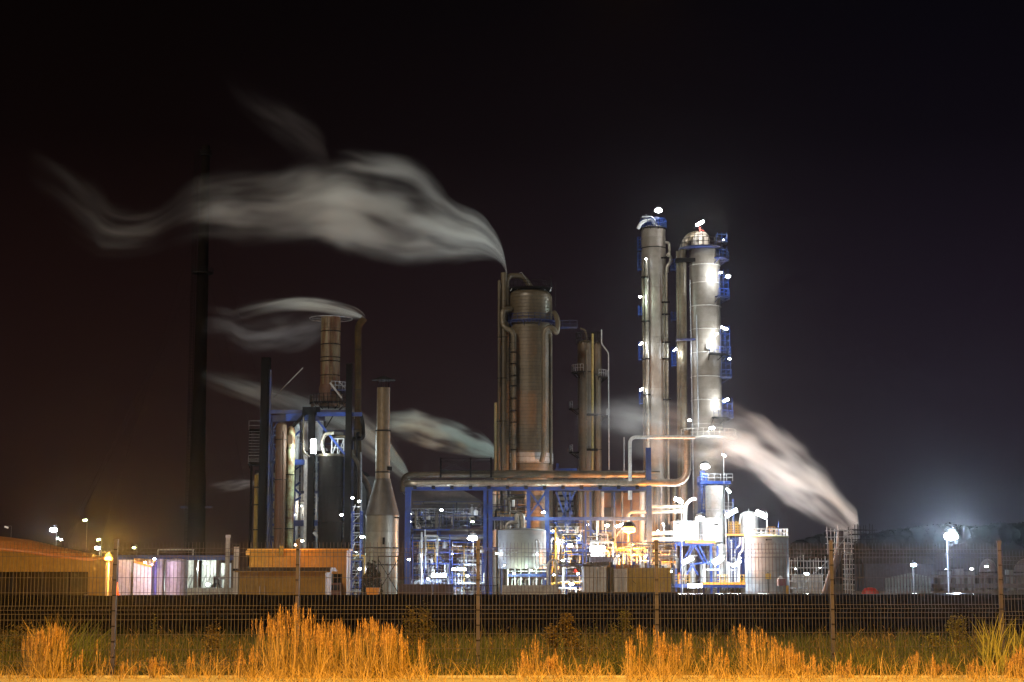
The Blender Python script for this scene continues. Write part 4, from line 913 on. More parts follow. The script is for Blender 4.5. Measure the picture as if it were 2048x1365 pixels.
for i, (a_, b2, top, m_, lab) in enumerate(((1367, 1373, 1130, white, 'thin white standpipe under the chevron braces'), (1376, 1392, 1092, cream, 'pale drum framed by the chevron braces'), (1400, 1413, 1128, white, 'short white pump drum under the chevron braces'), (1424, 1452, 1092, grey, 'stout pale grey drum beside the chevron braces'), (1448, 1462, 1128, white, 'white cabinet-like drum near the yellow railing'), (1465, 1472, 1118, white, 'white narrow drum closest to the pale storage tank'), (1355, 1363, 1150, plastic_o, 'small orange drum behind yellow railing'))):
    tt, xx, rr = base_thing('process_drum', lab, 'vessel', a_, b2, Yv, 'drums under the white process block', py=1140)
    drum(tt, a_, b2, Yv+(i % 3)*.9, top, m_, 1168, .35, (), galv, 20, py=1140)
    mb = MB(); mb.pipe([(xx, Yv-rr-.3, zl), (xx, Yv-rr-.3, WZ(top, Yv)*.8), (xx+.8, Yv-rr-.3, WZ(top, Yv)*.8)], .08, 6); part('nozzle_pipe', mb, white, tt)
for i, (pts, rr, m_, lab) in enumerate((([(1478, 1168), (1478, 1110), (1486, 1100), (1486, 1075)], .16, white, 'white pipe climbing between blue panels and the storage tank'), ([(1455, 1130), (1470, 1130), (1482, 1115)], .2, white, 'slanting white pipe low beside the storage tank'), ([(1410, 1168), (1410, 1140), (1440, 1140), (1440, 1168)], .11, white, 'inverted U pipe between the pale drums'), ([(1300, 1068), (1346, 1066)], .33, cream, 'pale pipe entering the white casing at its middle'), ([(1275, 1098), (1300, 1079), (1346, 1079)], .33, cream, 'pale sloping pipe bending up into the white casing'), ([(1255, 1062), (1256, 1025), (1372, 1023)], .3, alu, 'bright hooked pipe above the big sodium lamp'), ([(1300, 1014), (1368, 1014)], .28, alu, 'straight bright pipe just above the hooked one'), ([(1320, 1120), (1346, 1119)], .3, cream, 'low pale stub pipe entering under the white casing'), ([(1370, 1045), (1371, 1010), (1383, 998), (1392, 998)], .25, white, 'white pipe hooking up to the foot of the wide tower'))):
    pipe_thing('process_pipe', lab, pts, rr, m_, Y-.8 if i in (0, 1, 2) else Y-2, 'pipes around the white process block')
# blue panel tower with yellow cages
t = thing('blue_panel_tower', 'narrow blue-panelled tower with white pipes beside the pale storage tank', 'steel frame', (WX(1468, 262), 262, 0))
mb = MB(); mb.box((WX(1457, 263), 264, WZ(1122, 263)), (.9, 2, WZ(1072, 263)-WZ(1165, 263))); mb.box((WX(1478, 263), 264, WZ(1115, 263)), (1.3, 2, WZ(1075, 263)-WZ(1160, 263))); part('panel', mb, blue, t)
mb = MB(); mb.box((WX(1470, 262), 263, WZ(1070, 262)), (2.9, 3, .3)); part('deck', mb, orange_p, t)
mb = MB()
for px in (1457, 1463, 1470, 1476): mb.rail([(WX(px, 261), 261.4, WZ(1069, 261)), (WX(px+4, 261), 261.4, WZ(1069, 261))], 1.9, .35, .028, 5)
part('yellow_cage', mb, yellow, t)
mb = MB(); mb.ladder(WX(1466, 261), 260.8, 2, WZ(1075, 261), -90, .5, True, .05); part('ladder', mb, blue, t)
pipe_part(t, [(1463, 1165), (1463, 1080)], .2, white, 261, 'pipe'); pipe_part(t, [(1475, 1168), (1470, 1100), (1480, 1090), (1480, 1075)], .15, white, 261, 'pipe')
# domed tank and pale storage tank
t, x, r = base_thing('domed_tank', 'small white domed tank glowing behind the railed storage tank', 'tank', 1479, 1517, 266, py=1050)
drum(t, 1479.5, 1516.5, 266, 1034, white, 1190, .9, (), galv, py=1050)
mb = MB(); mb.tube((x, 266, WZ(1026, 266)), (x, 266, WZ(1018, 266)), .07, 5); mb.tube((x-r*.95, 264.5, WZ(1030, 266)), (x-r*1.15, 264.5, WZ(1050, 266)), .2, 6); part('vent', mb, white, t)
t, x, r = base_thing('storage_tank', 'pale blue-grey storage tank with railed flat top and mustard board at its foot', 'tank', 1490, 1577, 255, py=1120)
x, r, z0, z1 = drum(t, 1490.5, 1577, 255, 1076, mat('pale_tank_plate', (.225, .26, .30), .5, 0, .2, .12, streak=True, shell=(3.2, 4.5, 1.9, .012)), 1190, 0, (), galv, 64, py=1120)
mb = MB(); mb.lathe(x, 255, [(r*1.0, z1), (r*1.03, z1+.02), (r*1.03, z1+.2), (.1, z1+.55)], 48); part('roof', mb, mat('mossy_roof_edge', (.30, .31, .14), .7, 0, .3, .5), t)
mb = MB(); mb.arcrail(x, 255, z1+.2, r*.99, 0, 360, 1.1, 26, .045); part('railing', mb, galv, t)
mb = MB(); xx = WX(1541, 252); mb.rail([(xx-.6, 252.2, z1+.2), (xx+.6, 252.2, z1+.2)], 1.35, .4, .03, 3); part('yellow_gate', mb, yellow, t)
mb = MB(); mb.tube((WX(1566-10, 255), 255, z1), (WX(1556, 255), 255, z1+2.4), .06, 5); part('blue_mast', mb, blue, t)
mb = MB(); xx, yy, zz = Pt(1534, 1080, 255-r-.02); mb.box((xx+.3, yy-.02, zz), (.8, .06, .09)); mb.box((xx-.1, yy-.04, zz), (.2, .1, .2)); part('nameplate', mb, black, t)
mb = MB(); mb.ring(x, 255, WZ(1111, 255), r+.01, .03, 56, 4); mb.ring(x, 255, WZ(1146, 255), r+.01, .03, 56, 4); part('weld_ring', mb, grey, t)
Y = 225
t = thing('board_on_stake', 'square mustard-coloured board on a dark stake before the storage tank', 'sign', (WX(1533, Y), Y, 0))
mb = MB(); mb.box((WX(1533, Y), Y, WZ(1153, Y)), (.75, .05, .72)); part('board', mb, sign_m, t)
mb = MB(); mb.tube((WX(1533, Y), Y+.08, 0), (WX(1533, Y), Y+.08, WZ(1145, Y)), .06, 5); part('stake', mb, black, t)
t = thing('site_trailer', 'small dark red trailer with a pointed white cover at the storage tank foot', 'trailer', (WX(1561, Y), Y, 0))
a, b_ = WX(1553, Y), WX(1568, Y); mb = MB(); mb.box(((a+b_)/2, Y+.5, WZ(1165, Y)), (b_-a, 1.2, .9)); part('body', mb, mat('dark_red_paint', (.10, .012, .010), .5, 0, .2, 1), t)
xx = WX(1559, Y); z = WZ(1158, Y); mb = MB(); mb.add([(xx-.35, Y, z), (xx+.4, Y, z), (xx+.4, Y+.8, z), (xx-.35, Y+.8, z), (xx-.05, Y+.4, z+.45)], [(0, 1, 4), (1, 2, 4), (2, 3, 4), (3, 0, 4)]); part('cover', mb, white, t)
for s in (-.3, .3): mb = MB(); mb.sweep([((a+b_)/2+s, Y-.15, .3), ((a+b_)/2+s, Y+.05, .3)], .3, 12); part('wheel', mb, black, t)
mb = MB(); mb.pipe([(a, Y-.1, .8), (WX(1530, Y), Y-.1, .5)], .05, 5); part('drawbar', mb, dark, t)
for px, lab in ((1571, 'yellow bollard nearest the storage tank'),):
    mb = MB(); mb.lathe(WX(px, 108), 108, [(.09, 1.9), (.09, WZ(1172, 108)), (.02, WZ(1171, 108))], 12); single('bollard', lab, 'bollard', mb, yellow)

# ================= grey tank behind the fence middle
Y = 244
t, x, r = base_thing('grey_tank', 'wide plain grey tank below the pipe bridge with goose-neck pipes on top', 'tank', 996, 1092, Y, py=1090)
x, r, z0, z1 = drum(t, 996, 1092, Y, 1062, mat('plain_grey_tank', (.19, .18, .165), .55, 0, .22, .12, streak=True, shell=(3.4, 5, 3, .01)), 1138, .35, (), galv, 64, py=1090)
mb = MB()
for px in (1004, 1030, 1060, 1086): mb.beam((WX(px, Y), Y-1, 0), (WX(px, Y), Y-1, WZ(1137, Y)), .3)
part('support', mb, blue_d, t)
pipe_part(t, [(1077, 1138, -3.6), (1077, 1080, -3.6), (1071, 1080, -3.6), (1071, 1138, -3.6)], .13, galv, Y, 'level_pipe', 8, .3)
pipe_part(t, [(1034, 1062), (1034, 1030), (1044, 1030), (1046, 1062)], .38, alu, Y, 'goose_neck', 12, 1.2)
pipe_part(t, [(1013, 1062), (1014, 1046), (1036, 1045)], .26, alu, Y-1, 'goose_neck', 10, .8)
mb = MB(); mb.arcrail(x, Y, WZ(1112, Y), r+.1, -140, -100, .9, 5, .05); part('railing', mb, galv, t)
t = thing('pump_skid', 'blue-and-white pump skid brightly lit beneath the plain grey tank', 'skid', (WX(1045, 242), 242, 0))
zt = WZ(1130, 242); a, b_ = WX(1016, 242), WX(1094, 242)
mb = MB(); mb.box(((a+b_)/2, 243, zt), (b_-a, 2.4, .2)); mb.box(((a+b_)/2, 243, WZ(1143, 242)), (b_-a, 2.4, .15)); part('deck', mb, white, t)
mb = MB(); mb.beam((a, 241.7, WZ(1151, 242)), (b_, 241.7, WZ(1151, 242)), .3, .45); part('beam', mb, blue, t)
for px in (1016, 1030, 1042, 1058, 1072, 1094): mb = MB(); mb.beam((WX(px, 242), 241.8, 0), (WX(px, 242), 241.8, zt), .22); part('post', mb, white, t)
for px in (1024, 1036, 1050, 1066, 1084):
    mb = MB(); xx = WX(px, 243); mb.lathe(xx, 243, [(.5, .4), (.5, 1.3), (.2, 1.6)], 16); mb.pipe([(xx, 243, 1.5), (xx, 243, 2.6), (xx+.7, 243, 2.6)], .12, 8); part('pump', mb, cream if px % 4 else white, t)
mb = MB(); mb.box(((WX(1000, 200)+WX(1120, 200))/2, 200, WZ(1181, 200)), (WX(1120, 200)-WX(1008, 200), .4, 1.2)); single('low_wall', 'low pale concrete kerb wall before the lit pump skid', 'wall', mb, concrete)

# ================= random small process equipment in the lit lower zone
zone = [(826, 900, 1060, 1180, 'behind the fence foot of the heater casing'), (905, 965, 1085, 1180, 'beside the brightest middle lamp'), (1100, 1165, 1045, 1180, 'between grey tank and ivory container'), (1172, 1225, 1062, 1125, 'above the ivory container'), (1228, 1300, 1085, 1130, 'above the yellow container'), (1296, 1345, 1085, 1140, 'beside the white process block'), (668, 730, 1105, 1180, 'between orange building and cone vessel'), (575, 640, 935, 1095, 'inside the blue furnace frame'), (984, 1060, 990, 1062, 'over the plain grey tank'), (640, 700, 1010, 1100, 'beneath the matt black drum'), (824, 962, 1004, 1058, 'hung under the heater casing')]
word = ['nearest', 'second', 'third', 'deepest']
for zi, (a, b_, tp, bt, where) in enumerate(zone):
    for k in range(4):
        Yq = (245.5 if zi < 6 or zi == 8 else 233 if zi == 6 else 244)+k*3.2
        if zi == 8: Yq += 7
        if zi == 9: Yq = 240.5+k*2
        xa, xb = WX(a, Yq), WX(b_, Yq); zt = WZ(tp, Yq)*(1-.10*k)
        zb0 = 0 if bt > 1170 else max(0, WZ(bt, Yq)); zt = max(zt, zb0+2.5)
        t = thing('equipment_rack', word[k]+' pipe and steel rack '+where, 'pipe rack', ((xa+xb)/2, Yq, zb0), 'small pipe racks in the lit yard')
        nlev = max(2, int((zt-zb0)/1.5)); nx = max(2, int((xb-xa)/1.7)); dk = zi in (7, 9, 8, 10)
        for i in range(nx+1):
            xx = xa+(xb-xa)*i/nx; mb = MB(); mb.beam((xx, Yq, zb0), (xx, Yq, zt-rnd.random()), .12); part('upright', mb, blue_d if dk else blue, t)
        for j in range(1, nlev+1):
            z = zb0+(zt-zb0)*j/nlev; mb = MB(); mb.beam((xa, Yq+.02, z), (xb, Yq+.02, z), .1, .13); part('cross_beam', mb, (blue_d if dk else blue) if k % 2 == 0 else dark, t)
            if rnd.random() < .6: mb = MB(); xx = rnd.uniform(xa, xb-1.5); mb.beam((xx, Yq, z), (xx+1.5, Yq, z-(zt-zb0)/nlev), .07); part('brace', mb, blue_d if dk else blue, t)
        for j in range(13):
            z = rnd.uniform(zb0+.4, zt); x0_ = rnd.uniform(xa, (xa+xb)/2); x1_ = min(xb+.4, x0_+rnd.uniform(.6, 4)); yy = Yq-.4-rnd.random()*1.5
            zz2 = max(zb0+.2, z-rnd.uniform(.8, 4)) if rnd.random() < .7 else min(zt, z+1.5)
            mb = MB(); q = rnd.random()
            mb.pipe([(x0_, yy, z), (x1_, yy, z), (x1_, yy, zz2)] if q < .45 else [(x0_, yy, zz2), (x0_, yy, z), (x1_, yy+.8, z)] if q < .7 else [(x0_, yy, zb0), (x0_, yy, z)] if q < .9 else [(x0_, yy, zz2), (x0_, yy, z), (x1_, yy, z), (x1_, yy, zz2)], rnd.choice((.035, .05, .07, .1, .15)), 7)
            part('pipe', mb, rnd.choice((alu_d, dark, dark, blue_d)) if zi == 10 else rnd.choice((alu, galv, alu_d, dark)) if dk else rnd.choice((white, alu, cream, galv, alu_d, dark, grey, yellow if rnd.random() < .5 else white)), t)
        for j in range(3):      # valves with hand wheels, flanged pumps and filters
            mb = MB(); xx = rnd.uniform(xa, xb); z = zb0+(zt-zb0)/nlev*rnd.randint(0, nlev-1); hh = rnd.uniform(.4, 1.2); rr = rnd.uniform(.15, .4)
            mb.lathe(xx, Yq-.3, [(rr*.8, z), (rr, z+.1), (rr, z+hh), (rr*.5, z+hh+.15), (.05, z+hh+.2)], 12); mb.tube((xx, Yq-.3, z+hh+.15), (xx, Yq-.3, z+hh+.5), .04, 5); mb.ring(xx, Yq-.3, z+hh+.5, .16, .03, 10, 4); part('valve', mb, rnd.choice((white, cream, grey, dark, blue, red if rnd.random() < .3 else galv)), t)
        mb = MB(); z = zb0+(zt-zb0)/nlev*rnd.choice((1, nlev-1 or 1)); mb.rail([(xa, Yq-.5, z), (xb, Yq-.5, z)], .9, .8, .022, 2); part('railing', mb, yellow if rnd.random() < .3 else galv, t)
# tall uprights seen between the bridge columns
for i, (px, tp, r_, m_, lab) in enumerate(((988, 984, .35, cream, 'first pale standpipe beyond the grey tank'), (997, 984, .22, alu, 'second shiny standpipe beyond the grey tank'), (1009, 984, .5, alu_d, 'dull thick standpipe beyond the grey tank'), (1022, 984, .2, galv, 'thin standpipe over the goose-neck pipes'), (1049, 984, .45, alu_d, 'dull standpipe beside the cross-braced bay'), (1112, 984, .3, dark, 'dark standpipe inside the blue lattice'), (1160, 984, .4, brown2, 'brown standpipe beside the ochre hall'), (1205, 984, .25, cream, 'pale standpipe against the ochre hall'), (1244, 984, .2, alu_d, 'dull standpipe left by the sodium lamp'.replace(' left', '')), (1284, 984, .4, cream, 'pale standpipe near the tall bridge column'), (1310, 960, .3, alu_d, 'dull standpipe under the slim white tower'), (1322, 960, .2, galv, 'thin standpipe under the slim white tower'), (1348, 960, .35, alu_d, 'dull standpipe between the white towers'))):
    pipe_thing('standpipe', lab, [(px, 1190), (px, tp)], r_, m_, 262+(i % 4)*1.5, 'standpipes behind the pipe bridge', flanges=3)
# hot box with cylinder near ivory container
pipe_thing('horizontal_drum', 'short bright horizontal drum above the ivory container', [(1182, 1106), (1210, 1106)], .62, white, 243, cat='vessel', n=18)
pipe_thing('white_riser', 'single stout white riser standing behind the long tube lamp', [(1195, 1095), (1195, 1042)], .2, white, 245)
pipe_thing('white_riser', 'slim pale riser reaching the bridge near the sodium lamp', [(1260, 1000), (1260, 982)], .3, white, 249)
for i in range(4): pipe_thing('drooping_hose', ['topmost', 'second', 'third', 'lowest'][i]+' brown hose drooping from the portal to the ivory container', [(1113, 1121+i*3), (1140, 1128+i*3), (1175, 1129+i*2.4), (1218, 1124+i*2)], .07, brown2, 215, 'drooping hoses', 'hose', bend=1.2)
pipe_thing('pipe_portal', 'pale portal-shaped pipe standing beside the plain grey tank', [(1095, 1188), (1096, 1126), (1108, 1118), (1113, 1124), (1113, 1188)], .16, cream, 214, bend=.5)
t = thing('dark_low_shed', 'dark flat-roofed low shed over the hoses before the sodium lamp', 'shed', (WX(1200, 222), 222, 0))
mb = MB(); mb.box((WX(1203, 222), 224, WZ(1119, 222)), ((1226-1180)*222/F, 3, .7)); part('roof', mb, mat('mauve_roof', (.14, .12, .16), .5, 0, .3, .5), t)
mb = MB(); 
for px in (1182, 1200, 1222): mb.beam((WX(px, 222), 223, 0), (WX(px, 222), 223, WZ(1123, 222)), .15)
part('post', mb, dark, t)
# dark blocks and picket rail in front
Y = 196
for a, b_, lab in ((800, 866, 'long dark block beside the silver drum'), (868, 904, 'short dark block with a pale end')):
    mb = MB(); xa, xb = WX(a, Y), WX(b_, Y); mb.box(((xa+xb)/2, Y, WZ(1180, Y)/2+.2), (xb-xa, 2, WZ(1172, Y)+.4-0)); single('stacked_block', lab, 'block', mb, mat('dark_brown_block', (.05, .025, .018), .8, 0, .4, .8), 'dark blocks along the yard edge')
t = thing('picket_rail', 'dark upright picket rail between the dark blocks and the grey tank', 'fence', (WX(945, Y), Y, 0))
mb = MB(); xa, xb = WX(906, Y), WX(995, Y)
for k in range(46): xx = xa+(xb-xa)*k/45; mb.beam((xx, Y, 0), (xx, Y, WZ(1170, Y)), .035)
for z in (WZ(1172, Y), .5): mb.beam((xa, Y, z), (xb, Y, z), .06)
part('pickets', mb, black, t)
for px in (905, 950, 995): mb = MB(); mb.beam((WX(px, Y), Y, 0), (WX(px, Y), Y, WZ(1168, Y)), .12); part('post', mb, black, t)

# ================= containers and cabins
def box_thing(name, label, cat, a, c, Y, top, depth, m, rz=0, group=None, roofm_=None, doors=False, bot=0):
    xa, xb = WX(a, Y, 1150), WX(c, Y, 1150); z = WZ(top, Y)
    t = thing(name, label, cat, ((xa+xb)/2, Y, bot), group)
    mb = MB(); cx_, cy_ = (xa+xb)/2, Y+depth/2; mb.box((cx_, cy_, (z+bot)/2), (xb-xa, depth, z-bot), rz); part('body', mb, m, t)
    mb = MB(); mb.box((cx_, cy_, z+.05), (xb-xa+.12, depth+.12, .1), rz); part('roof', mb, roofm_ or m, t)
    mb = MB()
    if not rz:
        for xx in (xa+.06, xb-.06): mb.box((xx, Y-.03, (z+bot)/2), (.14, .1, z-bot-.02))
        mb.box((cx_, Y-.03, bot+.12), (xb-xa-.3, .1, .2)); part('corner_post', mb, roofm_ or m, t)
    if doors:
        for s in (-1, 1):
            mb = MB(); mb.box((cx_+s*(xb-xa)*.23, Y-.04, (z+bot)/2), ((xb-xa)*.42, .06, (z-bot)*.88)); d = part('door', mb, m, t)
            mb = MB(); mb.tube((cx_+s*.2, Y-.1, bot+.3), (cx_+s*.2, Y-.1, z-.3), .03, 5); part('lock_bar', mb, galv, d)
    return t
t = box_thing('ivory_container', 'ivory container nearest the drooping hoses', 'container', 1168, 1212, 178, 1136, 6, ivory, doors=True, group='containers in the yard')
t = box_thing('olive_container', 'narrow olive container squeezed between the ivory and the pinkish one', 'container', 1213.5, 1227, 179, 1137, 6, olive, group='containers in the yard')
t = box_thing('pinkish_container', 'small pale container with pinkish lit door, touching the yellow container', 'container', 1228.5, 1254, 178.5, 1140, 3, ivory, doors=True, group='containers in the yard')
t = box_thing('yellow_container', 'mustard yellow container, widest of the row', 'container', 1255.5, 1341, 177, 1138, 2.6, yellow_c, group='containers in the yard')
mb = MB(); mb.box((WX(1264, 177), 176.95, 1.6), (.9, .08, 2.3)); d = part('door', mb, yellow_c, t)
mb = MB(); mb.box((WX(1270, 177), 176.88, 1.2), (.12, .06, .3)); mb.tube((WX(1263, 177), 176.9, 2.6), (WX(1269, 177), 176.9, 2.3), .03, 4); part('handle', mb, dark, d)
# ochre building and shed with dark roof
Y = 197
t = thing('ochre_building', 'ochre sheet-clad building in front of the furnace, open truck bay at one end', 'building', (WX(596, Y), Y, 0))
xa, xb = WX(499, Y, 1130), WX(693, Y, 1130); z = WZ(1101, Y); zb = WZ(1148, Y); xm = WX(652, Y, 1130)
mb = MB(); mb.box(((xa+xb)/2, Y+2.5, (z+zb)/2), (xb-xa, 5, z-zb)); part('wall', mb, clad_o, t)
mb = MB(); mb.box(((xa+xm)/2, Y+2.5, zb/2), (xm-xa, 5, zb)); mb.box((xb-.25, Y+2.5, zb/2), (.5, 4.8, zb)); part('lower_wall', mb, clad_o, t)
mb = MB(); mb.box(((xm+xb)/2, Y+4.6, zb/2), (xb-xm-.6, .3, zb)); part('bay_back', mb, black, t)
mb = MB(); mb.box(((xa+xb)/2, Y+2.5, z+.08), (xb-xa+.5, 5.4, .16)); part('roof', mb, orange_p, t)
mb = MB(); mb.box((xa-.2, Y+1, z-.3), (.5, 2, .5)); part('gutter', mb, orange_p, t)
for px, hh in ((563, 1.0), (567, .5)):
    mb = MB(); mb.tube((WX(px, Y), Y-.2, z-.6), (WX(px, Y), Y-.2, z+.5), .16, 8); part('vent', mb, tan, t)
t = thing('parked_truck', 'dim truck parked in the open bay of the ochre building', 'truck', (WX(672, 196), 195, 0))
mb = MB(); xa2, xb2 = WX(655, 195), WX(684, 195); mb.box(((xa2+xb2)/2, 198, 1.4), (xb2-xa2-.3, 4, 1.7)); part('cab', mb, mat('maroon_truck_paint', (.10, .03, .025), .4, 0, .3, 1), t)
mb = MB(); mb.box(((xa2+xb2)/2, 195.95, 1.75), (xb2-xa2-.6, .08, .6)); part('windscreen', mb, mat('dark_glass', (.02, .02, .025), .08, 0, .1, 1), t)
for s in (-.5, .5): mb = MB(); mb.tube(((xa2+xb2)/2+s, 196.1, .4), ((xa2+xb2)/2+s, 196.5, .4), .4, 14); part('wheel', mb, black, t)
Y = 184
t = thing('olive_shed', 'long olive shed with dark overhanging roof in front of the ochre building', 'shed', (WX(562, Y), Y, 0))
xa, xb = WX(479, Y, 1160), WX(651, Y, 1160); z = WZ(1143, Y)
mb = MB(); mb.box(((xa+xb)/2, Y+3, z/2), (xb-xa, 6, z)); part('wall', mb, tan, t)
ra, rb, zr = WX(471, Y, 1140), WX(662, Y, 1140), WZ(1135, Y)
mb = MB(); mb.add([(ra, Y-.6, z), (rb, Y-.6, z), (rb, Y+6.6, z), (ra, Y+6.6, z), (ra+.5, Y+.6, zr), (rb-.1, Y+.6, zr), (rb-.1, Y+5.4, zr), (ra+.5, Y+5.4, zr)], [(0, 3, 2, 1), (4, 5, 6, 7), (0, 1, 5, 4), (1, 2, 6, 5), (2, 3, 7, 6), (3, 0, 4, 7)]); part('roof', mb, mat('dark_brown_roof', (.06, .035, .02), .6, 0, .3, .5), t)
mb = MB(); mb.box(((ra+rb)/2, Y-.66, z-.05), (rb-ra, .1, .12)); part('fascia', mb, tan, t)
mb = MB(); 
for px in (523, 533): mb.box((WX(px, Y), Y-.04, 1.3), (.05, .05, 1.4))
part('downpipe', mb, galv, t)
for px, lab in ((655, 'orange'), (690, 'dim')):
    pass
t = thing('orange_skip', 'small bright orange skip in front of the silver drum', 'skip', (WX(748, 176), 176, 0))
a, b_ = WX(734, 176), WX(760, 176); z0, z1 = WZ(1190, 176), WZ(1176, 176)
mb = MB(); mb.add([(a+.12, 176, z0), (b_-.08, 176, z0), (b_-.08, 177.4, z0), (a+.12, 177.4, z0), (a-.02, 175.9, z1), (b_+.02, 175.9, z1), (b_+.02, 177.5, z1), (a-.02, 177.5, z1)], [(0, 3, 2, 1), (0, 1, 5, 4), (1, 2, 6, 5), (2, 3, 7, 6), (3, 0, 4, 7), (4, 5, 6, 7)]); part('hopper', mb, mat('orange_skip_paint', (.6, .26, .04), .5, 0, .2, 1), t)
mb = MB()
for xx in (a+.2, b_-.2): mb.box((xx, 176.7, z0/2), (.12, 1.2, z0))
part('skid', mb, dark, t)
def heap(label, a, b_, top, Y, n, c1, c2):
    xa, xb = WX(a, Y), WX(b_, Y); h = WZ(top, Y); t = thing('dark_bush', label, 'bush', ((xa+xb)/2, Y, 0)); lf = MB()
    for k in range(n):
        u = rnd.random(); v = rnd.random(); hh = h*(1-(2*u-1)**2)**.5*(1+.12*math.sin(u*23)); p = Vector((xa+(xb-xa)*u, Y+rnd.uniform(-1, 1), hh*v**.6))
        d1 = Vector((rnd.uniform(-1, 1), rnd.uniform(-1, 1), rnd.uniform(-.5, 1))).normalized()*.3; d2 = d1.cross(Vector((rnd.random(), rnd.random(), .3))).normalized()*.1
        n0 = len(lf.v); lf.v += [tuple(p), tuple(p+d1*.5+d2), tuple(p+d1), tuple(p+d1*.5-d2)]; lf.f.append((n0, n0+1, n0+2, n0+3)); lf.sm.append(False)
    part('foliage', lf, leafmat('dark_leaves', c1, c2), t)
    st = MB()
    for k in range(6): xx = xa+(xb-xa)*(k+.5)/6; st.tube((xx, Y, 0), (xx, Y, h*.6), .05, 4)
    part('stem', st, black, t)
heap('dark rounded bush hiding the foot of the silver drum', 726, 764, 1128, 212, 1800, (.02, .016, .008), (.05, .04, .015))

# ================= sheds and cabins beside the sodium street lamp
Y = 172
t = thing('warehouse', 'low warehouse with sloping orange-lit roof and tan upper wall', 'warehouse', (WX(60, Y), Y, 0))
xa, xb = WX(-60, Y, 1120), WX(192, Y, 1120)
def q4(mb, P): mb.add(P, [(0, 1, 2, 3)])
# pitched roof rising away from the wall: ridge profile reads curved from the yard
mb = MB(); prof = [(-60, 1095, 1068), (0, 1096, 1073), (60, 1102, 1080), (110, 1110, 1092), (160, 1115, 1103), (200, 1118, 1112), (232, 1119, 1117)]
top = []; bot = []
for px, pb, ptp in prof: bot.append(Pt(px, pb, Y)); top.append(Pt(px, ptp, Y+14))
n_ = len(prof); up = [(p[0], p[1], p[2]-.3) for p in bot]; upt = [(p[0], p[1], p[2]-.3) for p in top]
mb.add(bot+top+up+upt, [(i, i+1, n_+i+1, n_+i) for i in range(n_-1)]+[(2*n_+i, i, i+1, 2*n_+i+1)[::-1] for i in range(n_-1)]+[(3*n_+i, 3*n_+i+1, 2*n_+i+1, 2*n_+i) for i in range(n_-1)], True); part('roof', mb, roofm, t)
mb = MB(); zl = WZ(1144, Y)
P = [(p[0], Y+.05, p[2]-.3) for p in bot[:6]]; Q = [(p[0], Y+.05, zl) for p in bot[:6]]; m_ = len(P)
P2 = [(p[0], Y+.6, p[2]) for p in P]; Q2 = [(p[0], Y+.6, p[2]) for p in Q]
mb.add(P+Q, [(m_+i, m_+i+1, i+1, i) for i in range(m_-1)]); mb.add(Q+Q2, [(i, m_+i, m_+i+1, i+1) for i in range(m_-1)]); part('upper_wall', mb, tan, t)
mb = MB(); mb.box(((xa+WX(190, Y))/2, Y+1.6, zl/2), (WX(190, Y)-xa, .3, zl)); part('bay_shade_sheet', mb, mat('painted_bay_shade', (.018, .011, .005), .8, 0, .4, .3, spec=.1), t)  # shade inside the open bay, put into a near-black sheet
for px in (-30, 30, 90, 140, 186): mb = MB(); mb.beam((WX(px, Y), Y+.4, 0), (WX(px, Y), Y+.4, zl), .25); part('post', mb, dark, t)
mb = MB(); xx = WX(187, Y); mb.box((xx, Y, zl/2), (.5, .3, zl)); part('door_frame', mb, tan, t)
mb = MB(); mb.box((WX(204, Y), Y+1.5, WZ(1120, Y)/2), (1.2, 3, WZ(1120, Y))); part('end_wall', mb, tan, t)
# small stacked goods near its door
for i, (px, c_) in enumerate(((183, 'pale'),)):
    mb = MB(); xx = WX(px, 170); mb.box((xx-.25, 170, .62), (.3, .5, 1.24)); mb.box((xx+.1, 170, .55), (.22, .5, 1.1)); single('stacked_drums', 'pale drums stacked at the open end of the warehouse', 'drums', mb, cream)
Y = 178
G3 = 'site cabins beside the sodium street lamp'
box_thing('site_cabin', 'plain pale cabin right behind the sodium street lamp pole'.replace('right behind', 'just behind'), 'cabin', 237, 265, Y, 1122, 4, white, group=G3)
t = box_thing('site_cabin', 'pink-lit cabin with a lamp under its small canopy', 'cabin', 266.5, 303, Y-1, 1122, 4, white, group=G3)
mb = MB(); mb.add([Pt(267, 1121, Y-3.5), Pt(303, 1131, Y-3.5), Pt(312, 1119, Y-1), Pt(268, 1117, Y-1)]+[(p[0], p[1], p[2]-.25) for p in (Pt(267, 1121, Y-3.5), Pt(303, 1131, Y-3.5), Pt(312, 1119, Y-1), Pt(268, 1117, Y-1))], [(0, 1, 2, 3), (7, 6, 5, 4), (0, 4, 5, 1), (1, 5, 6, 2), (2, 6, 7, 3), (3, 7, 4, 0)]); part('canopy', mb, clad_o, t)
box_thing('blue_door_cabin', 'blue-violet lit cabinet wedged between two pale cabins', 'cabinet', 304.5, 313, Y+.5, 1120, 3, mat('violet_blue_panel', (.22, .22, .70), .5, 0, .2, .5), group=G3)
box_thing('corner_panel', 'tall narrow ivory cabinet next to the blue-violet cabinet', 'cabinet', 314.5, 325, Y, 1121, 3, ivory, group=G3)
t, x, r = base_thing('round_cabin', 'white half-round silo end closing the row of cabins', 'cabin', 326, 371, Y, py=1150)
mb = MB(); mb.lathe(x, Y+r, [(r, 0), (r, WZ(1123, Y)), (r*.9, WZ(1120, Y)), (.1, WZ(1117, Y))], 32); part('shell', mb, mat('grey_white_plate', (.42, .38, .40), .5, 0, .2, .4, streak=True), t)
mb = MB(); mb.ring(x, Y+r, WZ(1123, Y), r+.03, .05, 32, 5); part('rim', mb, galv, t)
mb = MB(); xx = WX(240, 150); z = gz(xx, 100)
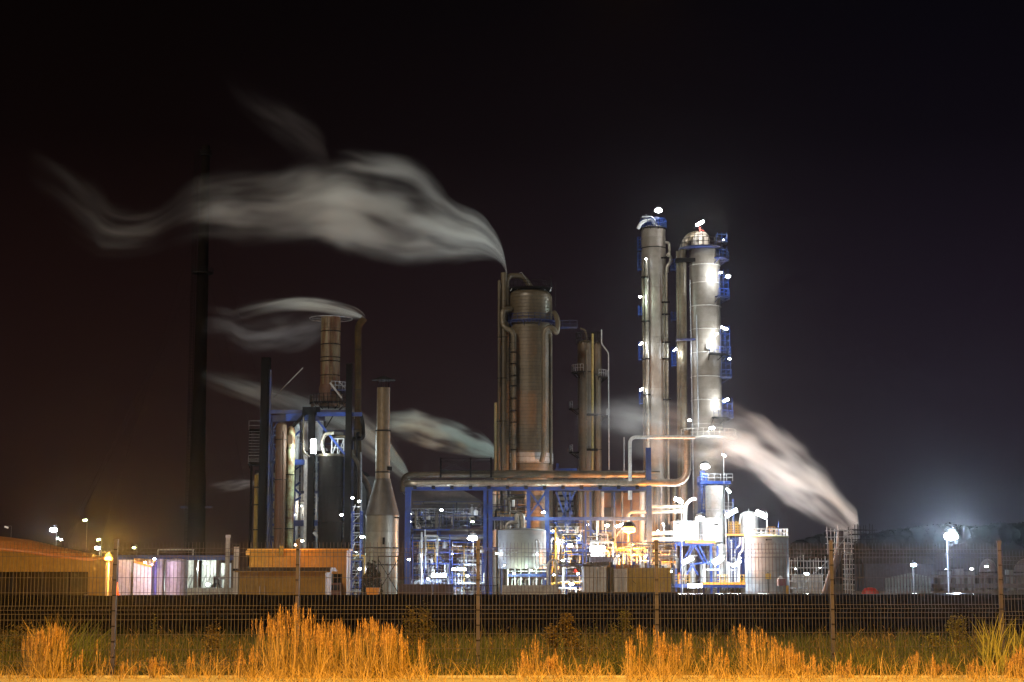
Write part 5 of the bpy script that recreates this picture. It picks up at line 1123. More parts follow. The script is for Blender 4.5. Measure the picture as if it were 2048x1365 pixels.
# traffic cone on the yard edge
t = thing('traffic_cone', 'small orange traffic cone before the plain pale cabin', 'traffic cone', (xx, 150, .0))
mb = MB(); zc = WZ(1172, 150); mb.lathe(xx, 150, [(.02, zc+.3), (.06, zc), (.17, zc-.75)], 14); mb.v = mb.v; part('cone', mb, plastic_o, t)
mb = MB(); mb.box((xx, 150, zc-.78), (.45, .45, .06)); mb.tube((xx, 150, 0), (xx, 150, zc-.8), .12, 6); part('base', mb, plastic_o, t)
# pipe bridge behind cabins
Y = 215
t = thing('low_pipe_bridge', 'low blue pipe bridge behind the site cabins', 'pipe rack', (WX(400, Y), Y, 0))
mb = MB(); mb.box(((WX(235, Y)+WX(476, Y))/2, Y, WZ(1116, Y)), (WX(476, Y)-WX(235, Y), 1.6, .6)); part('beam', mb, blue, t)
for px in (250, 330, 372, 395, 440, 470): mb = MB(); mb.beam((WX(px, Y), Y, 0), (WX(px, Y), Y, WZ(1120, Y)), .5); part('column', mb, mat('brown_column_paint', (.08, .06, .04), .6, 0, .3, .5), t)
mb = MB(); mb.beam((WX(320, Y), Y-.4, WZ(1100, Y)), (WX(392, Y), Y-.4, WZ(1100, Y)), .12); mb.beam((WX(320, Y), Y-.4, WZ(1100, Y)), (WX(320, Y), Y-.4, WZ(1114, Y)), .12); mb.beam((WX(390, Y), Y-.4, WZ(1100, Y)), (WX(390, Y), Y-.4, WZ(1114, Y)), .12); part('guard_rail', mb, galv, t)
Y = 222
for a, b_, top, lab in ((371, 388, 1122, 'white-lit wall panel between the silo end and the brown posts'), (404, 432, 1122, 'bright white panel beside the yard lamp'), (436, 456, 1128, 'grey-white cabinet with pipes next to the bright panel')):
    tt = box_thing('process_cabinet', lab, 'cabinet', a, b_, Y, top, 3, white, group='cabinets under the low pipe bridge')
    for k in range(3): mb = MB(); xx = WX(a+(b_-a)*(k+.5)/3, Y); mb.pipe([(xx, Y-.3, 0), (xx, Y-.3, rnd.uniform(1.5, 3.5)), (xx+.5, Y-.3, 3.2)], .08, 6); part('pipe', mb, galv, tt)
mb = MB(); mb.box(((WX(369, 190)+WX(474, 190))/2, 190, WZ(1176, 190)/2), (WX(474, 190)-WX(369, 190), .5, WZ(1176, 190))); single('concrete_barrier', 'long pale concrete barrier by the yard lamp', 'barrier', mb, concrete)
t = thing('pump_unit', 'dark pump unit standing on the pale concrete barrier side', 'pump', (WX(440, 205), 205, 0)); mb = MB(); xx = WX(436, 205)
mb.lathe(xx, 205, [(.7, .3), (.8, 1.6), (.3, 2.3), (.3, 3)], 16); part('body', mb, dark, t)
mb = MB(); mb.pipe([(xx, 205, 2.8), (xx+1.2, 205, 2.8), (xx+1.2, 205, .5)], .16, 8); part('pipe', mb, galv, t)
t = thing('yard_pole', 'pale square pole with a small cap beside the concrete barrier', 'pole', (WX(458, 188), 188, 0))
mb = MB(); xx = WX(458, 188); mb.box((xx, 188, WZ(1075, 188)/2), (.42, .42, WZ(1075, 188))); part('shaft', mb, concrete, t)
mb = MB(); mb.box((xx, 188, WZ(1073, 188)), (.5, .5, .3)); part('cap', mb, galv, t)
t = thing('panel_post', 'pale sign post with dark frame beside the olive shed', 'post', (WX(474, 187), 187, 0)); mb = MB(); xx = WX(475, 187); mb.box((xx, 187, WZ(1094, 187)/2), (.5, .3, WZ(1094, 187))); part('panel', mb, cream, t)
mb = MB(); mb.box((xx, 186.8, WZ(1140, 187)), (.8, .15, .25)); mb.box((xx, 187, WZ(1092, 187)), (.7, .4, .2)); part('bracket', mb, dark, t)

# ================= scaffolds, steam vent and things beyond
def scaffold(name, label, a, b_, top, bot, Y, nx, nz, m, dep=2.0, board=True):
    xa, xb = WX(a, Y, 1130), WX(b_, Y, 1130); z1 = WZ(top, Y); z0 = max(0, WZ(bot, Y)); t = thing(name, label, 'scaffold', ((xa+xb)/2, Y, z0), 'tube scaffolds')
    for i in range(nx+1):
        xx = xa+(xb-xa)*i/nx
        for dy in (0, dep):
            mb = MB(); mb.tube((xx, Y+dy, z0), (xx+rnd.uniform(-.1, .1), Y+dy, z1+rnd.uniform(0, .9)), .055, 5); part('standard', mb, m, t)
    for j in range(1, nz+1):
        z = z0+(z1-z0)*j/nz; mb = MB()
        for dy in (0, dep): mb.tube((xa-.3, Y+dy, z+rnd.uniform(-.1, .1)), (xb+.3, Y+dy, z+rnd.uniform(-.1, .1)), .05, 5)
        part('ledger', mb, m, t)
        if board and j % 2 == 0: mb = MB(); mb.box(((xa+xb)/2, Y+dep/2, z-.08), (xb-xa, dep*.7, .06)); part('board', mb, cream, t)
    mb = MB(); mb.tube((xa, Y, z0), (xb, Y, z1), .045, 4); part('brace', mb, m, t)
    return t
scaffold('tube_scaffold', 'scaffold cage around the vent where the thick cream steam starts', 1664, 1704, 1062, 1110, 228, 3, 4, galv, 2.6, False)
scaffold('tube_scaffold', 'curved dim scaffold beside the steam vent cage', 1706, 1752, 1060, 1088, 232, 4, 3, dark, 2, False)
scaffold('tube_scaffold', 'narrow scaffold stair tower hanging below the steam vent cage', 1694, 1704, 1088, 1190, 230, 1, 10, galv, 1.5, True)
scaffold('tube_scaffold', 'brightly lit scaffold beside the pale storage tank', 1583, 1656, 1122, 1190, 262, 6, 5, galv, 2.5, True)
t = thing('steam_vent', 'leaning pinkish vent duct inside the scaffold cage, source of thick steam', 'vent', (WX(1684, 231), 231, 0))
mb = MB(); mb.pipe([Pt(1650, 1190, 231), Pt(1666, 1140, 231), Pt(1678, 1110, 231), Pt(1681, 1062, 231)], .5, 16, 2); part('duct', mb, mat('pinkish_duct', (.08, .05, .045), .5, .1, .3, .4), t)
mb = MB(); x_, y_, z_ = Pt(1681, 1062, 231); mb.ring(x_, y_, z_, .8, .1, 20, 6); part('rim', mb, dark, t)
t = thing('lit_stores', 'pale low store behind the brightly lit scaffold', 'building', (WX(1610, 268), 268, 0)); mb = MB(); mb.box((WX(1616, 268), 270, WZ(1150, 268)/2), ((1640-1588)*268/F, 4, WZ(1150, 268))); part('wall', mb, cream, t)
mb = MB(); mb.box((WX(1616, 268), 270, WZ(1149, 268)), ((1644-1586)*268/F, 4.4, .15)); part('roof', mb, dark, t)
mb = MB(); Y = 130; xx = WX(1735, Y)
k = 14; z0 = WZ(1188, Y)
mb.lathe(0, 0, [(1., 0), (.92, .25), (.6, .5), (.05, .58)], 20); mb.v = [(xx+v[0]*.66, Y+v[1]*.5, z0+v[2]*.85) for v in mb.v]
single('red_cover', 'low bright red domed cover lying on the dark yard', 'cover', mb, red)
# palisade and low sheds in the back yard
Y = 300
t = thing('pale_palisade', 'row of pale upright panels under the blue-white yard lamp', 'fence', (WX(1815, Y), Y, 0))
pal = mat('teal_grey_panel', (.13, .165, .165), .6, 0, .3, 1)
for k in range(15): xx = WX(1768+k*6.1, Y); mb = MB(); hh = WZ(1146+abs(k-8)*1.3, Y); mb.box((xx, Y, hh/2), (.32, .2, hh)); part('panel', mb, pal, t)
mb = MB(); mb.beam((WX(1765, Y), Y+.2, 1.2), (WX(1858, Y), Y+.2, 1.2), .15); part('rail', mb, dark, t)
Y = 340
t = thing('dark_long_shed', 'long unlit shed behind the pale upright panels', 'shed', (WX(1820, Y), Y, 0)); z = WZ(1128, Y)
xa, xb = WX(1725, Y), WX(1862, Y); mb = MB(); mb.box(((xa+xb)/2, Y+5, z/2), (xb-xa, 10, z)); part('wall', mb, mat('slate_blue_wall', (.05, .055, .08), .7, 0, .3, .3), t)
mb = MB(); mb.add([(xa-.5, Y-.5, z), (xb+.5, Y-.5, z), (xb+.5, Y+10.5, z), (xa-.5, Y+10.5, z), (xa, Y+5, z+1.6), (xb, Y+5, z+1.6)], [(0, 1, 5, 4), (2, 3, 4, 5), (1, 2, 5), (3, 0, 4), (3, 2, 1, 0)]); part('roof', mb, dark, t)
for i, (px, rr, py, lab) in enumerate(((1971, 17, 1118, 'smaller pale storage dome beside the last fence post'), (2052, 28, 1116, 'larger pale storage dome cut by the frame edge'))):
    Y = 380; t = thing('storage_dome', lab, 'dome', (WX(px, Y), Y, 0), 'storage domes'); r = rr*Y/F*1.05; xx = WX(px, Y); mb = MB(); h0 = WZ(1145, Y)
    zt = WZ(py, Y)
    mb.lathe(xx, Y, [(r, 0), (r, h0)]+[(max(.03, r*math.cos(a*PI/16)), h0+(zt-h0)*math.sin(a*PI/16)) for a in range(1, 9)], 32); part('shell', mb, mat('dome_concrete', (.09, .08, .078), .7, 0, .25, .2), t)
    mb = MB(); mb.ring(xx, Y, h0, r+.05, .15, 32, 5); part('rim', mb, dark, t)
    mb = MB(); mb.box((xx-r*.1, Y-r-.2, 1.5), (1.5, .5, 3)); part('door', mb, dark, t)
Y = 350
for i, (a, b_, top, lab) in enumerate(((1876, 1893, 1143, 'pale block house nearest the dark shed'), (1902, 1918, 1138, 'pale block house directly below the blazing lamp'), (1926, 1940, 1143, 'pale block house near the smaller dome'), (2008, 2016, 1140, 'slim pale block house between the domes'))):
    t = thing('block_house', lab, 'building', (WX((a+b_)/2, Y), Y, 0), 'small block houses in the far yard'); xa, xb = WX(a, Y), WX(b_, Y); z = WZ(top, Y)
    mb = MB(); mb.box(((xa+xb)/2, Y, z/2), (xb-xa, 3, z)); part('wall', mb, mat('dim_grey_wall', (.09, .085, .08), .6, 0, .3, .5), t); mb = MB(); mb.box(((xa+xb)/2, Y, z+.1), (xb-xa+.4, 3.4, .2)); part('roof', mb, dark, t)
mb = MB(); Y = 330; mb.box((WX(1955, Y), Y, WZ(1172, Y)), ((2060-1870)*Y/F, 2, .8)); mb.box((WX(1955, Y), Y, WZ(1152, Y)), ((2060-1866)*Y/F, 2, .35)); 
for k in range(9): xx = WX(1872+k*22, Y); mb.beam((xx, Y, 0), (xx, Y, WZ(1152, Y)), .35)
single('conveyor_bridge', 'long low dark conveyor bridge under the far block houses', 'conveyor', mb, mat('dim_brown_steel', (.05, .035, .03), .7, 0, .4, .5))
# tree line on the hill
hb = MB(); 
prof = [(1560, 1105), (1600, 1078), (1640, 1066), (1700, 1060), (1740, 1066), (1765, 1060), (1800, 1056), (1850, 1050), (1900, 1046), (1950, 1052), (2000, 1043), (2048, 1045), (2150, 1040), (2300, 1050)]
def hilltop(px):
    for (a, ya), (b_, yb) in zip(prof, prof[1:]):
        if a <= px <= b_: return ya+(yb-ya)*(px-a)/(b_-a)
    return 1105
Yh = 640; vs = []; nn = 60
for i in range(nn+1):
    px = 1560+740*i/nn; zt = max(.5, WZ(hilltop(px)+5, Yh)*(.97+.02*math.sin(i*1.7)))
    for dy, f in ((-60, 0), (-30, .55), (0, 1), (40, .8), (90, 0)): vs.append((WX(px, Yh), Yh+dy, zt*f-.3))
hb.add(vs, [(i*5+j, (i+1)*5+j, (i+1)*5+j+1, i*5+j+1) for i in range(nn) for j in range(4)], True)
struct('hill', hb, mat('dark_wooded_hill', (.004, .0045, .004), 1, 0, .4, .05, spec=0))
lf = MB()
for k in range(330):
    px = rnd.uniform(1575, 2160); Yq = Yh+rnd.uniform(-25, 10); zt = WZ(hilltop(px)+2, Yq)-rnd.random()**2*5; hh = rnd.uniform(4, 9); rr = rnd.uniform(1.8, 3.8); xx = WX(px, Yq)
    nk = 9
    mb_p = [(rnd.uniform(0, 6), rnd.uniform(0, 6)) for _ in range(2)]
    rings_ = []
    for a_ in range(1, 6):
        th = PI*a_/6
        for b_ in range(nk):
            ph = 2*PI*b_/nk; q_ = 1+.16*math.sin(3*ph+mb_p[0][0])*math.sin(2*th+mb_p[0][1])+rnd.uniform(-.09, .09)
            rings_.append((xx+rr*q_*math.sin(th)*math.cos(ph), Yq+rr*q_*math.sin(th)*math.sin(ph), zt-hh/2+hh*.5*q_*math.cos(th)))
    rings_ += [(xx, Yq, zt), (xx, Yq, zt-hh)]
    lf.add(rings_, [(a_*nk+b_, (a_+1)*nk+b_, (a_+1)*nk+(b_+1) % nk, a_*nk+(b_+1) % nk) for a_ in range(4) for b_ in range(nk)]+[(45, b_, (b_+1) % nk) for b_ in range(nk)]+[(46, 36+(b_+1) % nk, 36+b_) for b_ in range(nk)], True)
    for j in range(36):
        u = Vector((rnd.gauss(0, 1), rnd.gauss(0, 1), rnd.gauss(0, 1))).normalized()*rnd.uniform(.92, 1.12)
        p = Vector((xx+u.x*rr, Yq+u.y*rr, zt-hh/2+u.z*hh*.52)); d1 = Vector((rnd.uniform(-1, 1), rnd.uniform(-1, 1), rnd.uniform(-1, 1))).normalized()*.5; d2 = d1.cross(Vector((.3, .2, 1))).normalized()*.3
        n0 = len(lf.v); lf.v += [tuple(p-d1), tuple(p+d2), tuple(p+d1), tuple(p-d2)]; lf.f.append((n0, n0+1, n0+2, n0+3)); lf.sm.append(False)
struct('treeline', lf, leafmat('far_dark_foliage', (.003, .0035, .003), (.005, .006, .0045), 1, 0), 'stuff')

# ================================================================== LAMPS
TF = 'tower lamps'
lamp(1317, 421, 270, 'blinding lamp crowning the slim white tower', 5000, COOL, r=.62, group=TF, off=(0, -1.2, .4))
lamp(1400, 447, 267, 'slanted tube lamp over the head of the wide white tower', 6000, (1, .95, .92), kind='tube', r=.22, ax=(1.2, 0, .65), group=TF)
lamp(1456, 553, 267, 'bright lamp beside the third blue cage of the wide tower', 3000, COOL, r=.42, group=TF, off=(.3, -.9, 0))
lamp(1292, 518, 268.5, 'small lamp high on the shaft of the slim tower', 700, COOL, r=.2, group=TF)
lamp(1280, 594, 270, 'small lamp on the outer ladder of the slim tower', 3500, TEAL, r=.26, group=TF, off=(-.1, -1.6, -.6))
lamp(1449, 657, 267, 'tube lamp atop the fourth blue cage of the wide tower', 2500, COOL, kind='tube', r=.15, ax=(1.0, 0, -.4), group=TF, off=(-.8, -.6, -.9))
lamp(1459, 718, 267, 'small lamp on the middle blue cage of the wide tower', 900, COOL, r=.22, group=TF)
lamp(1452, 801, 267, 'lamp topping the lowest blue cage of the wide tower', 9000, COOL, kind='tube', r=.18, ax=(.8, 0, .4), group=TF, off=(-.9, -.5, -.6))
lamp(1379, 841, 267, 'lamp between the twin towers just above the drifting steam', 1500, COOL, r=.28, group=TF)
lamp(1447, 480, 267, 'tiny lamp at the topmost blue cage of the wide tower', 500, WARM, r=.14, group=TF, off=(-.4, -.8, 0))
lamp(1442, 545, 266.4, 'lamp half hidden between the wide tower and its third blue cage', 16000, COOL, r=.2, group=TF, off=(-.7, -.5, -.2))
lamp(1434, 668, 266.2, 'lamp lighting the shell above the round manhole', 16000, COOL, r=.2, group=TF, off=(-.4, -.6, -1.5))
lamp(1424, 856, 264.5, 'bright lamp under the lowest dark gallery of the wide tower', 9000, COOL, r=.45, group=TF)
for i, (px, py) in enumerate(((1282, 688), (1283, 779), (1350, 700))):
    lamp(px, py, 270, ('slanted lamp at mid height on the slim tower ladder', 'slanted lamp low on the slim tower ladder', 'slanted lamp on the blue cage facing the wide tower')[i], 4500, COOL, kind='tube', r=.10, ax=(.5, 0, .4), group=TF, off=(.2, -1.6, -.7))
YG = 'yard flood lamps'
lamp(1410, 933, 262.5, 'very bright lamp on the tower shaft above the blue decks', 11000, COOL, r=.75, group=YG, off=(0, -1.2, 0))
lamp(1448, 911, 262, 'small slanted lamp on a thin mast in the steam', 400, WARM, kind='tube', r=.09, ax=(.55, 0, -.35), group=YG, foot=ft(1453, 262))
lamp(1457, 981, 261, 'slanted lamp on a mast beside the blue decks', 900, COOL, kind='tube', r=.13, ax=(.6, 0, -.6), group=YG, foot=ft(1461, 261))
lamp(1357, 1001, 255, 'slanted lamp on the white hooked mast', 3500, WARM, kind='tube', r=.26, ax=(1.2, 0, -.6), group=YG, foot=ft(1366, 255))
lamp(1463, 1026, 257, 'long slanted lamp over the yellow cages', 7000, COOL, kind='tube', r=.3, ax=(1.6, 0, .9), group=YG, foot=ft(1455, 258), off=(0, -1, -.6))
lamp(1522, 1029, 254, 'long slanted lamp above the railed storage tank', 14000, COOL, kind='tube', r=.36, ax=(1.5, 0, -.7), group=YG, foot=(WX(1533, 256), 256, WZ(1075, 256)), off=(-.3, -.6, -.8))
lamp(1400, 1037, 253.5, 'blinding lamp above the white casing', 16000, COOL, r=.7, group=YG, off=(-.5, -1.6, .2))
lamp(1433, 1055, 254.5, 'blinding lamp before the white drum top', 5000, COOL, r=.5, group=YG, off=(0, -1.4, 0))
lamp(1356, 1053, 254, 'blinding lamp at the corner of the white casing', 5000, COOL, r=.4, group=YG, off=(0, -1.4, 0))
lamp(1345, 1125, 254, 'bright lamp low at the corner of the chevron-braced block', 3500, COOL, r=.55, group=YG, off=(0, -1, 0))
lamp(1375, 1121, 255, 'slanted bright lamp among the chevron braces', 3500, COOL, kind='tube', r=.3, ax=(1.5, 0, .8), group=YG)
lamp(1436, 1121, 256, 'slanted bright lamp before the stout pale grey drum', 4500, COOL, kind='tube', r=.42, ax=(1.3, 0, .9), group=YG)
lamp(1473, 1128, 256.5, 'thin slanted lamp near the foot of the blue panels', 2500, COOL, kind='tube', r=.15, ax=(1.3, 0, .7), group=YG)
lamp(1341, 1143, 250, 'greenish-white lamp just above the yellow container', 900, TEAL, r=.22, group=YG)
lamp(1390, 1172, 254, 'long flat glowing tube standing in for a puddle reflection under the process block', 2500, COOL, kind='tube', r=.26, ax=(2.1, 0, 0), group=YG)  # lamp reflection in a puddle, built as a glowing tube
lamp(1195, 1098, 240, 'long tube lamp above the ivory container', 5000, COOL, kind='tube', r=.34, ax=(2.0, 0, 0), group=YG)
lamp(1120, 1083, 248, 'bright lamp inside the blue lattice, the higher of two', 3500, COOL, r=.55, group=YG)
lamp(1140, 1091, 244, 'bright lamp inside the blue lattice, the lower of two', 3500, COOL, r=.42, group=YG)
lamp(1087, 1025, 247.5, 'small star-like lamp on the cross-braced bridge bay', 900, TEAL, r=.26, group=YG)
lamp(1175, 1050, 252, 'small warm lamp hung under the bridge beam', 500, WARM, r=.2, group=YG)
lamp(1214, 1051, 252, 'warm white lamp on a thin mast beside the sodium lamp', 1800, WARM, r=.34, lens=bulb_f, group=YG, foot=ft(1213, 253))
lamp(1241, 1051, 251, 'slanted white lamp touching the big sodium lamp', 1500, WARM, kind='tube', r=.16, ax=(1.3, 0, .4), group=YG)
lamp(1258, 1059, 246, 'big sodium lamp with orange glow in the middle of the plant', 64000, (1, .34, .04), lens=bulb_o, r=1.0, group=YG, foot=ft(1258, 247), off=(.5, -.3, -2.2))
lamp(1327, 1050, 250, 'tiny slanted lamp on a thin mast before the white casing', 200, WARM, kind='tube', r=.08, ax=(.2, 0, -.5), group=YG, foot=ft(1330, 250))
lamp(1316, 1062, 250, 'tiny square warm lamp over the pale pipes', 150, WARM, r=.12, group=YG)
lamp(945, 1076, 215, 'large blazing white lamp in the middle below the heater casing', 9000, COOL, r=.62, group=YG, foot=ft(946, 216), off=(0, -1.0, 0))
lamp(882, 1021, 248, 'star-like lamp on the heater casing', 1200, COOL, r=.3, group=YG)
lamp(994, 1107, 243, 'small lamp at the corner of the plain grey tank', 500, COOL, r=.2, group=YG)
lamp(945, 1044, 250, 'small greenish flat lamp above the blazing white lamp', 120, (.8, 1, .6), lens=bulb_g, kind='tube', r=.1, ax=(.5, 0, 0), group=YG)
lamp(918, 1139, 243, 'thin tube lamp under the pipe rack, the higher one', 3500, BLU, lens=bulb_b, kind='tube', r=.13, ax=(2.0, 0, 0), group=YG)
lamp(878, 1151, 243, 'thick tube lamp under the pipe rack, the lower one', 5000, BLU, lens=bulb_b, kind='tube', r=.25, ax=(2.0, 0, 0), group=YG)
lamp(818, 1119, 240, 'small teal-white lamp beside the silver drum', 400, TEAL, r=.2, group=YG)
lamp(1143, 1168, 243, 'low lamp close to the ground behind the hoses', 1800, COOL, r=.32, group=YG)
lamp(627, 893, 235.5, 'brightest frame lamp, an upright glowing tube in the furnace', 5500, (.72, .93, .98), kind='tube', r=.36, ax=(0, 0, 1.9), group=YG)
lamp(705, 996, 233, 'upper of two lamps on the ladder tower arm', 700, COOL, r=.22, group=YG)
lamp(718, 1003, 232, 'lower of two lamps on the ladder tower arm', 700, COOL, r=.22, group=YG)
lamp(683, 1030, 235, 'star-like lamp fixed at the matt black drum', 700, COOL, r=.24, group=YG)
lamp(724, 1074, 229, 'star-like lamp between ladder tower and silver drum', 1200, COOL, r=.28, group=YG)
lamp(720, 1138, 226, 'low bright lamp in the gap beside the ochre building', 900, COOL, r=.22, group=YG)
lamp(604, 1082, 196, 'upper of two warm lamps on the ochre building roof', 380, (1, .50, .10), lens=bulb_f, r=.22, group=YG, foot=(WX(598, 197), 197, WZ(1101, 197)))
lamp(592, 1090, 195, 'lower of two warm lamps on the ochre building roof', 380, (1, .50, .10), lens=bulb_f, r=.2, group=YG)
lamp(416, 1169, 192, 'yard lamp glaring low above the concrete barrier', 4000, (.85, 1, .88), r=.24, group=YG)
lamp(410, 1128, 218, 'lamp hidden beneath the low pipe bridge', 3500, (.85, 1, .88), r=.18, group=YG, off=(0, -2, -.5))
lamp(290, 1125, 173.5, 'pinkish lamp under the cabin canopy', 3200, (1, .68, .72), lens=bulb_f, r=.14, group=YG, off=(.1, -1.2, -.4))
lamp(309, 1118, 176, 'violet-blue lamp over the narrow blue cabinet', 900, (.5, .4, 1), lens=bulb_b, r=.16, group=YG, off=(0, -.8, -.6))
for px, py, Yq, r_, p_, c_, lab in ((1105, 1062, 246, .16, 250, COOL, 'pinprick lamp high on the blue lattice beside the cross-braced bay'), (1160, 1072, 244, .14, 200, WARM, 'warm pinprick lamp between the lattice lamps and the tube lamp'), (1186, 1122, 243, .2, 350, COOL, 'small lamp just below the long tube lamp'), (1126, 1121, 243, .22, 500, COOL, 'small white lamp where the drooping hoses begin'), (1108, 1150, 242, .18, 400, TEAL, 'teal pinprick lamp low beside the pale portal pipe'), (1156, 1148, 243, .2, 500, COOL, 'small lamp just above the low ground lamp'), (1236, 1112, 244, .16, 250, WARM, 'warm pinprick lamp below the big sodium lamp'), (1290, 1114, 246, .16, 250, WARM, 'warm pinprick lamp above the far end of the yellow container'), (1062, 1141, 240, .18, 500, TEAL, 'teal lamp under the belly of the plain grey tank'), (1028, 1147, 240, .18, 500, (.8, 1, .7), 'greenish lamp among the pumps below the grey tank'), (1008, 1131, 240, .16, 300, COOL, 'pinprick lamp on the corner post of the pump skid'), (905, 1108, 244, .14, 300, BLU, 'blue pinprick lamp above the thin tube lamp'), (856, 1158, 243, .2, 600, BLU, 'blue-white lamp beside the thick tube lamp'), (935, 1152, 243, .2, 500, COOL, 'small lamp close to the picket rail'), (843, 1112, 245, .12, 200, COOL, 'pinprick lamp near the blue bridge column by the silver drum'), (822, 1028, 251, .12, 120, WARM, 'topmost of two warm pinpricks on the first bridge column'), (822, 1043, 251, .12, 120, WARM, 'lower of two warm pinpricks on the first bridge column'), (1075, 1108, 241, .14, 250, COOL, 'pinprick lamp at the edge of the plain grey tank shell'), (590, 1030, 241, .12, 200, COOL, 'pinprick lamp between the streaked column and the pale drum'), (603, 1012, 242, .1, 150, WARM, 'warm pinprick lamp on the furnace back lattice'), (712, 1105, 230, .12, 200, (.8, 1, .7), 'greenish pinprick lamp near the foot of the ladder tower')):
    lamp(px, py, Yq, lab, p_*2, c_, r=r_, group='small yard lamps', rad=.12)
# street lamps
SG = 'street lamps beyond the fence'
lamp(217, 1117, 150, 'orange sodium street lamp in front of the warehouse end', 34000, (1, .45, .06), lens=bulb_o, r=.36, group=SG, foot=ft(214, 150, dy=.3), off=(0, -1.0, .3))
lamp(107, 1060, 330, 'blue-white street lamp standing high above the warehouse roof', 3000, BLU, r=.75, group=SG, foot=ft(107, 331))
lamp(115, 1077, 360, 'first of two small lamps below the blue-white street lamp', 300, COOL, r=.28, group=SG)
lamp(122, 1080, 360, 'second of two small lamps below the blue-white street lamp', 300, COOL, r=.28, group=SG)
lamp(195, 1096, 300, 'white street lamp just beyond the orange one', 1500, (1, .94, 1), r=.5, group=SG, foot=ft(195, 301))
lamp(170, 1041, 420, 'greenish lamp highest over the warehouse', 100, (.8, 1, .5), lens=bulb_g, kind='tube', r=.22, ax=(.9, 0, .1), group=SG, foot=ft(168, 421))
lamp(197, 1080, 400, 'greenish lamp directly over the white street lamp', 100, (.8, 1, .5), lens=bulb_g, kind='tube', r=.22, ax=(.8, 0, .2), group=SG, foot=ft(199, 401))
lamp(268, 1096, 320, 'greenish-white lamp above the pink-lit cabin', 300, (.8, 1, .7), lens=bulb_g, r=.38, group=SG, foot=ft(270, 321))
lamp(13, 1055, 420, 'dim pale lamp head at the frame edge above the warehouse', 0, lens=emit('dim_lens', (.8, .7, .6), .35), kind='tube', r=.22, ax=(.9, 0, -.3), group=SG, foot=ft(16, 421))
lamp(130, 1098, 300, 'dim lamp head against the sloping warehouse roof', 0, lens=emit('dim_lens', (.8, .7, .6), .5), kind='tube', r=.12, ax=(.5, 0, -.1), group=SG)
lamp(1902, 1072, 200, 'blazing white lamp on a tall mast over the far yard', 60000, (.60, .76, 1), r=.85, group=SG, foot=ft(1900, 200.6), off=(0, -1.4, 0))
lamp(1827, 1130, 285, 'blue-white star-like lamp above the pale upright panels', 5000, (.40, .58, 1), r=.48, group=SG, foot=ft(1829, 285.5), off=(0, -.9, 0))
lamp(1613, 1148, 258, 'lamp in the brightly lit scaffold', 1800, COOL, r=.35, group=SG)
lamp(1640, 1136, 262, 'tiny lamp at the outer end of the brightly lit scaffold', 60, COOL, r=.1, group=SG)
lamp(1591, 1138, 261, 'tiny teal lamp on the inner end of the brightly lit scaffold', 60, TEAL, r=.12, group=SG)
lamp(1943, 1138, 345, 'small teal-white lamp between block house and dome', 260, TEAL, r=.32, group=SG)
lamp(1973, 1133, 360, 'small teal-white lamp on the smaller dome', 260, TEAL, r=.34, group=SG)
lamp(1892, 1139, 345, 'faint pinprick lamp over the nearest block house', 60, COOL, r=.15, group=SG)

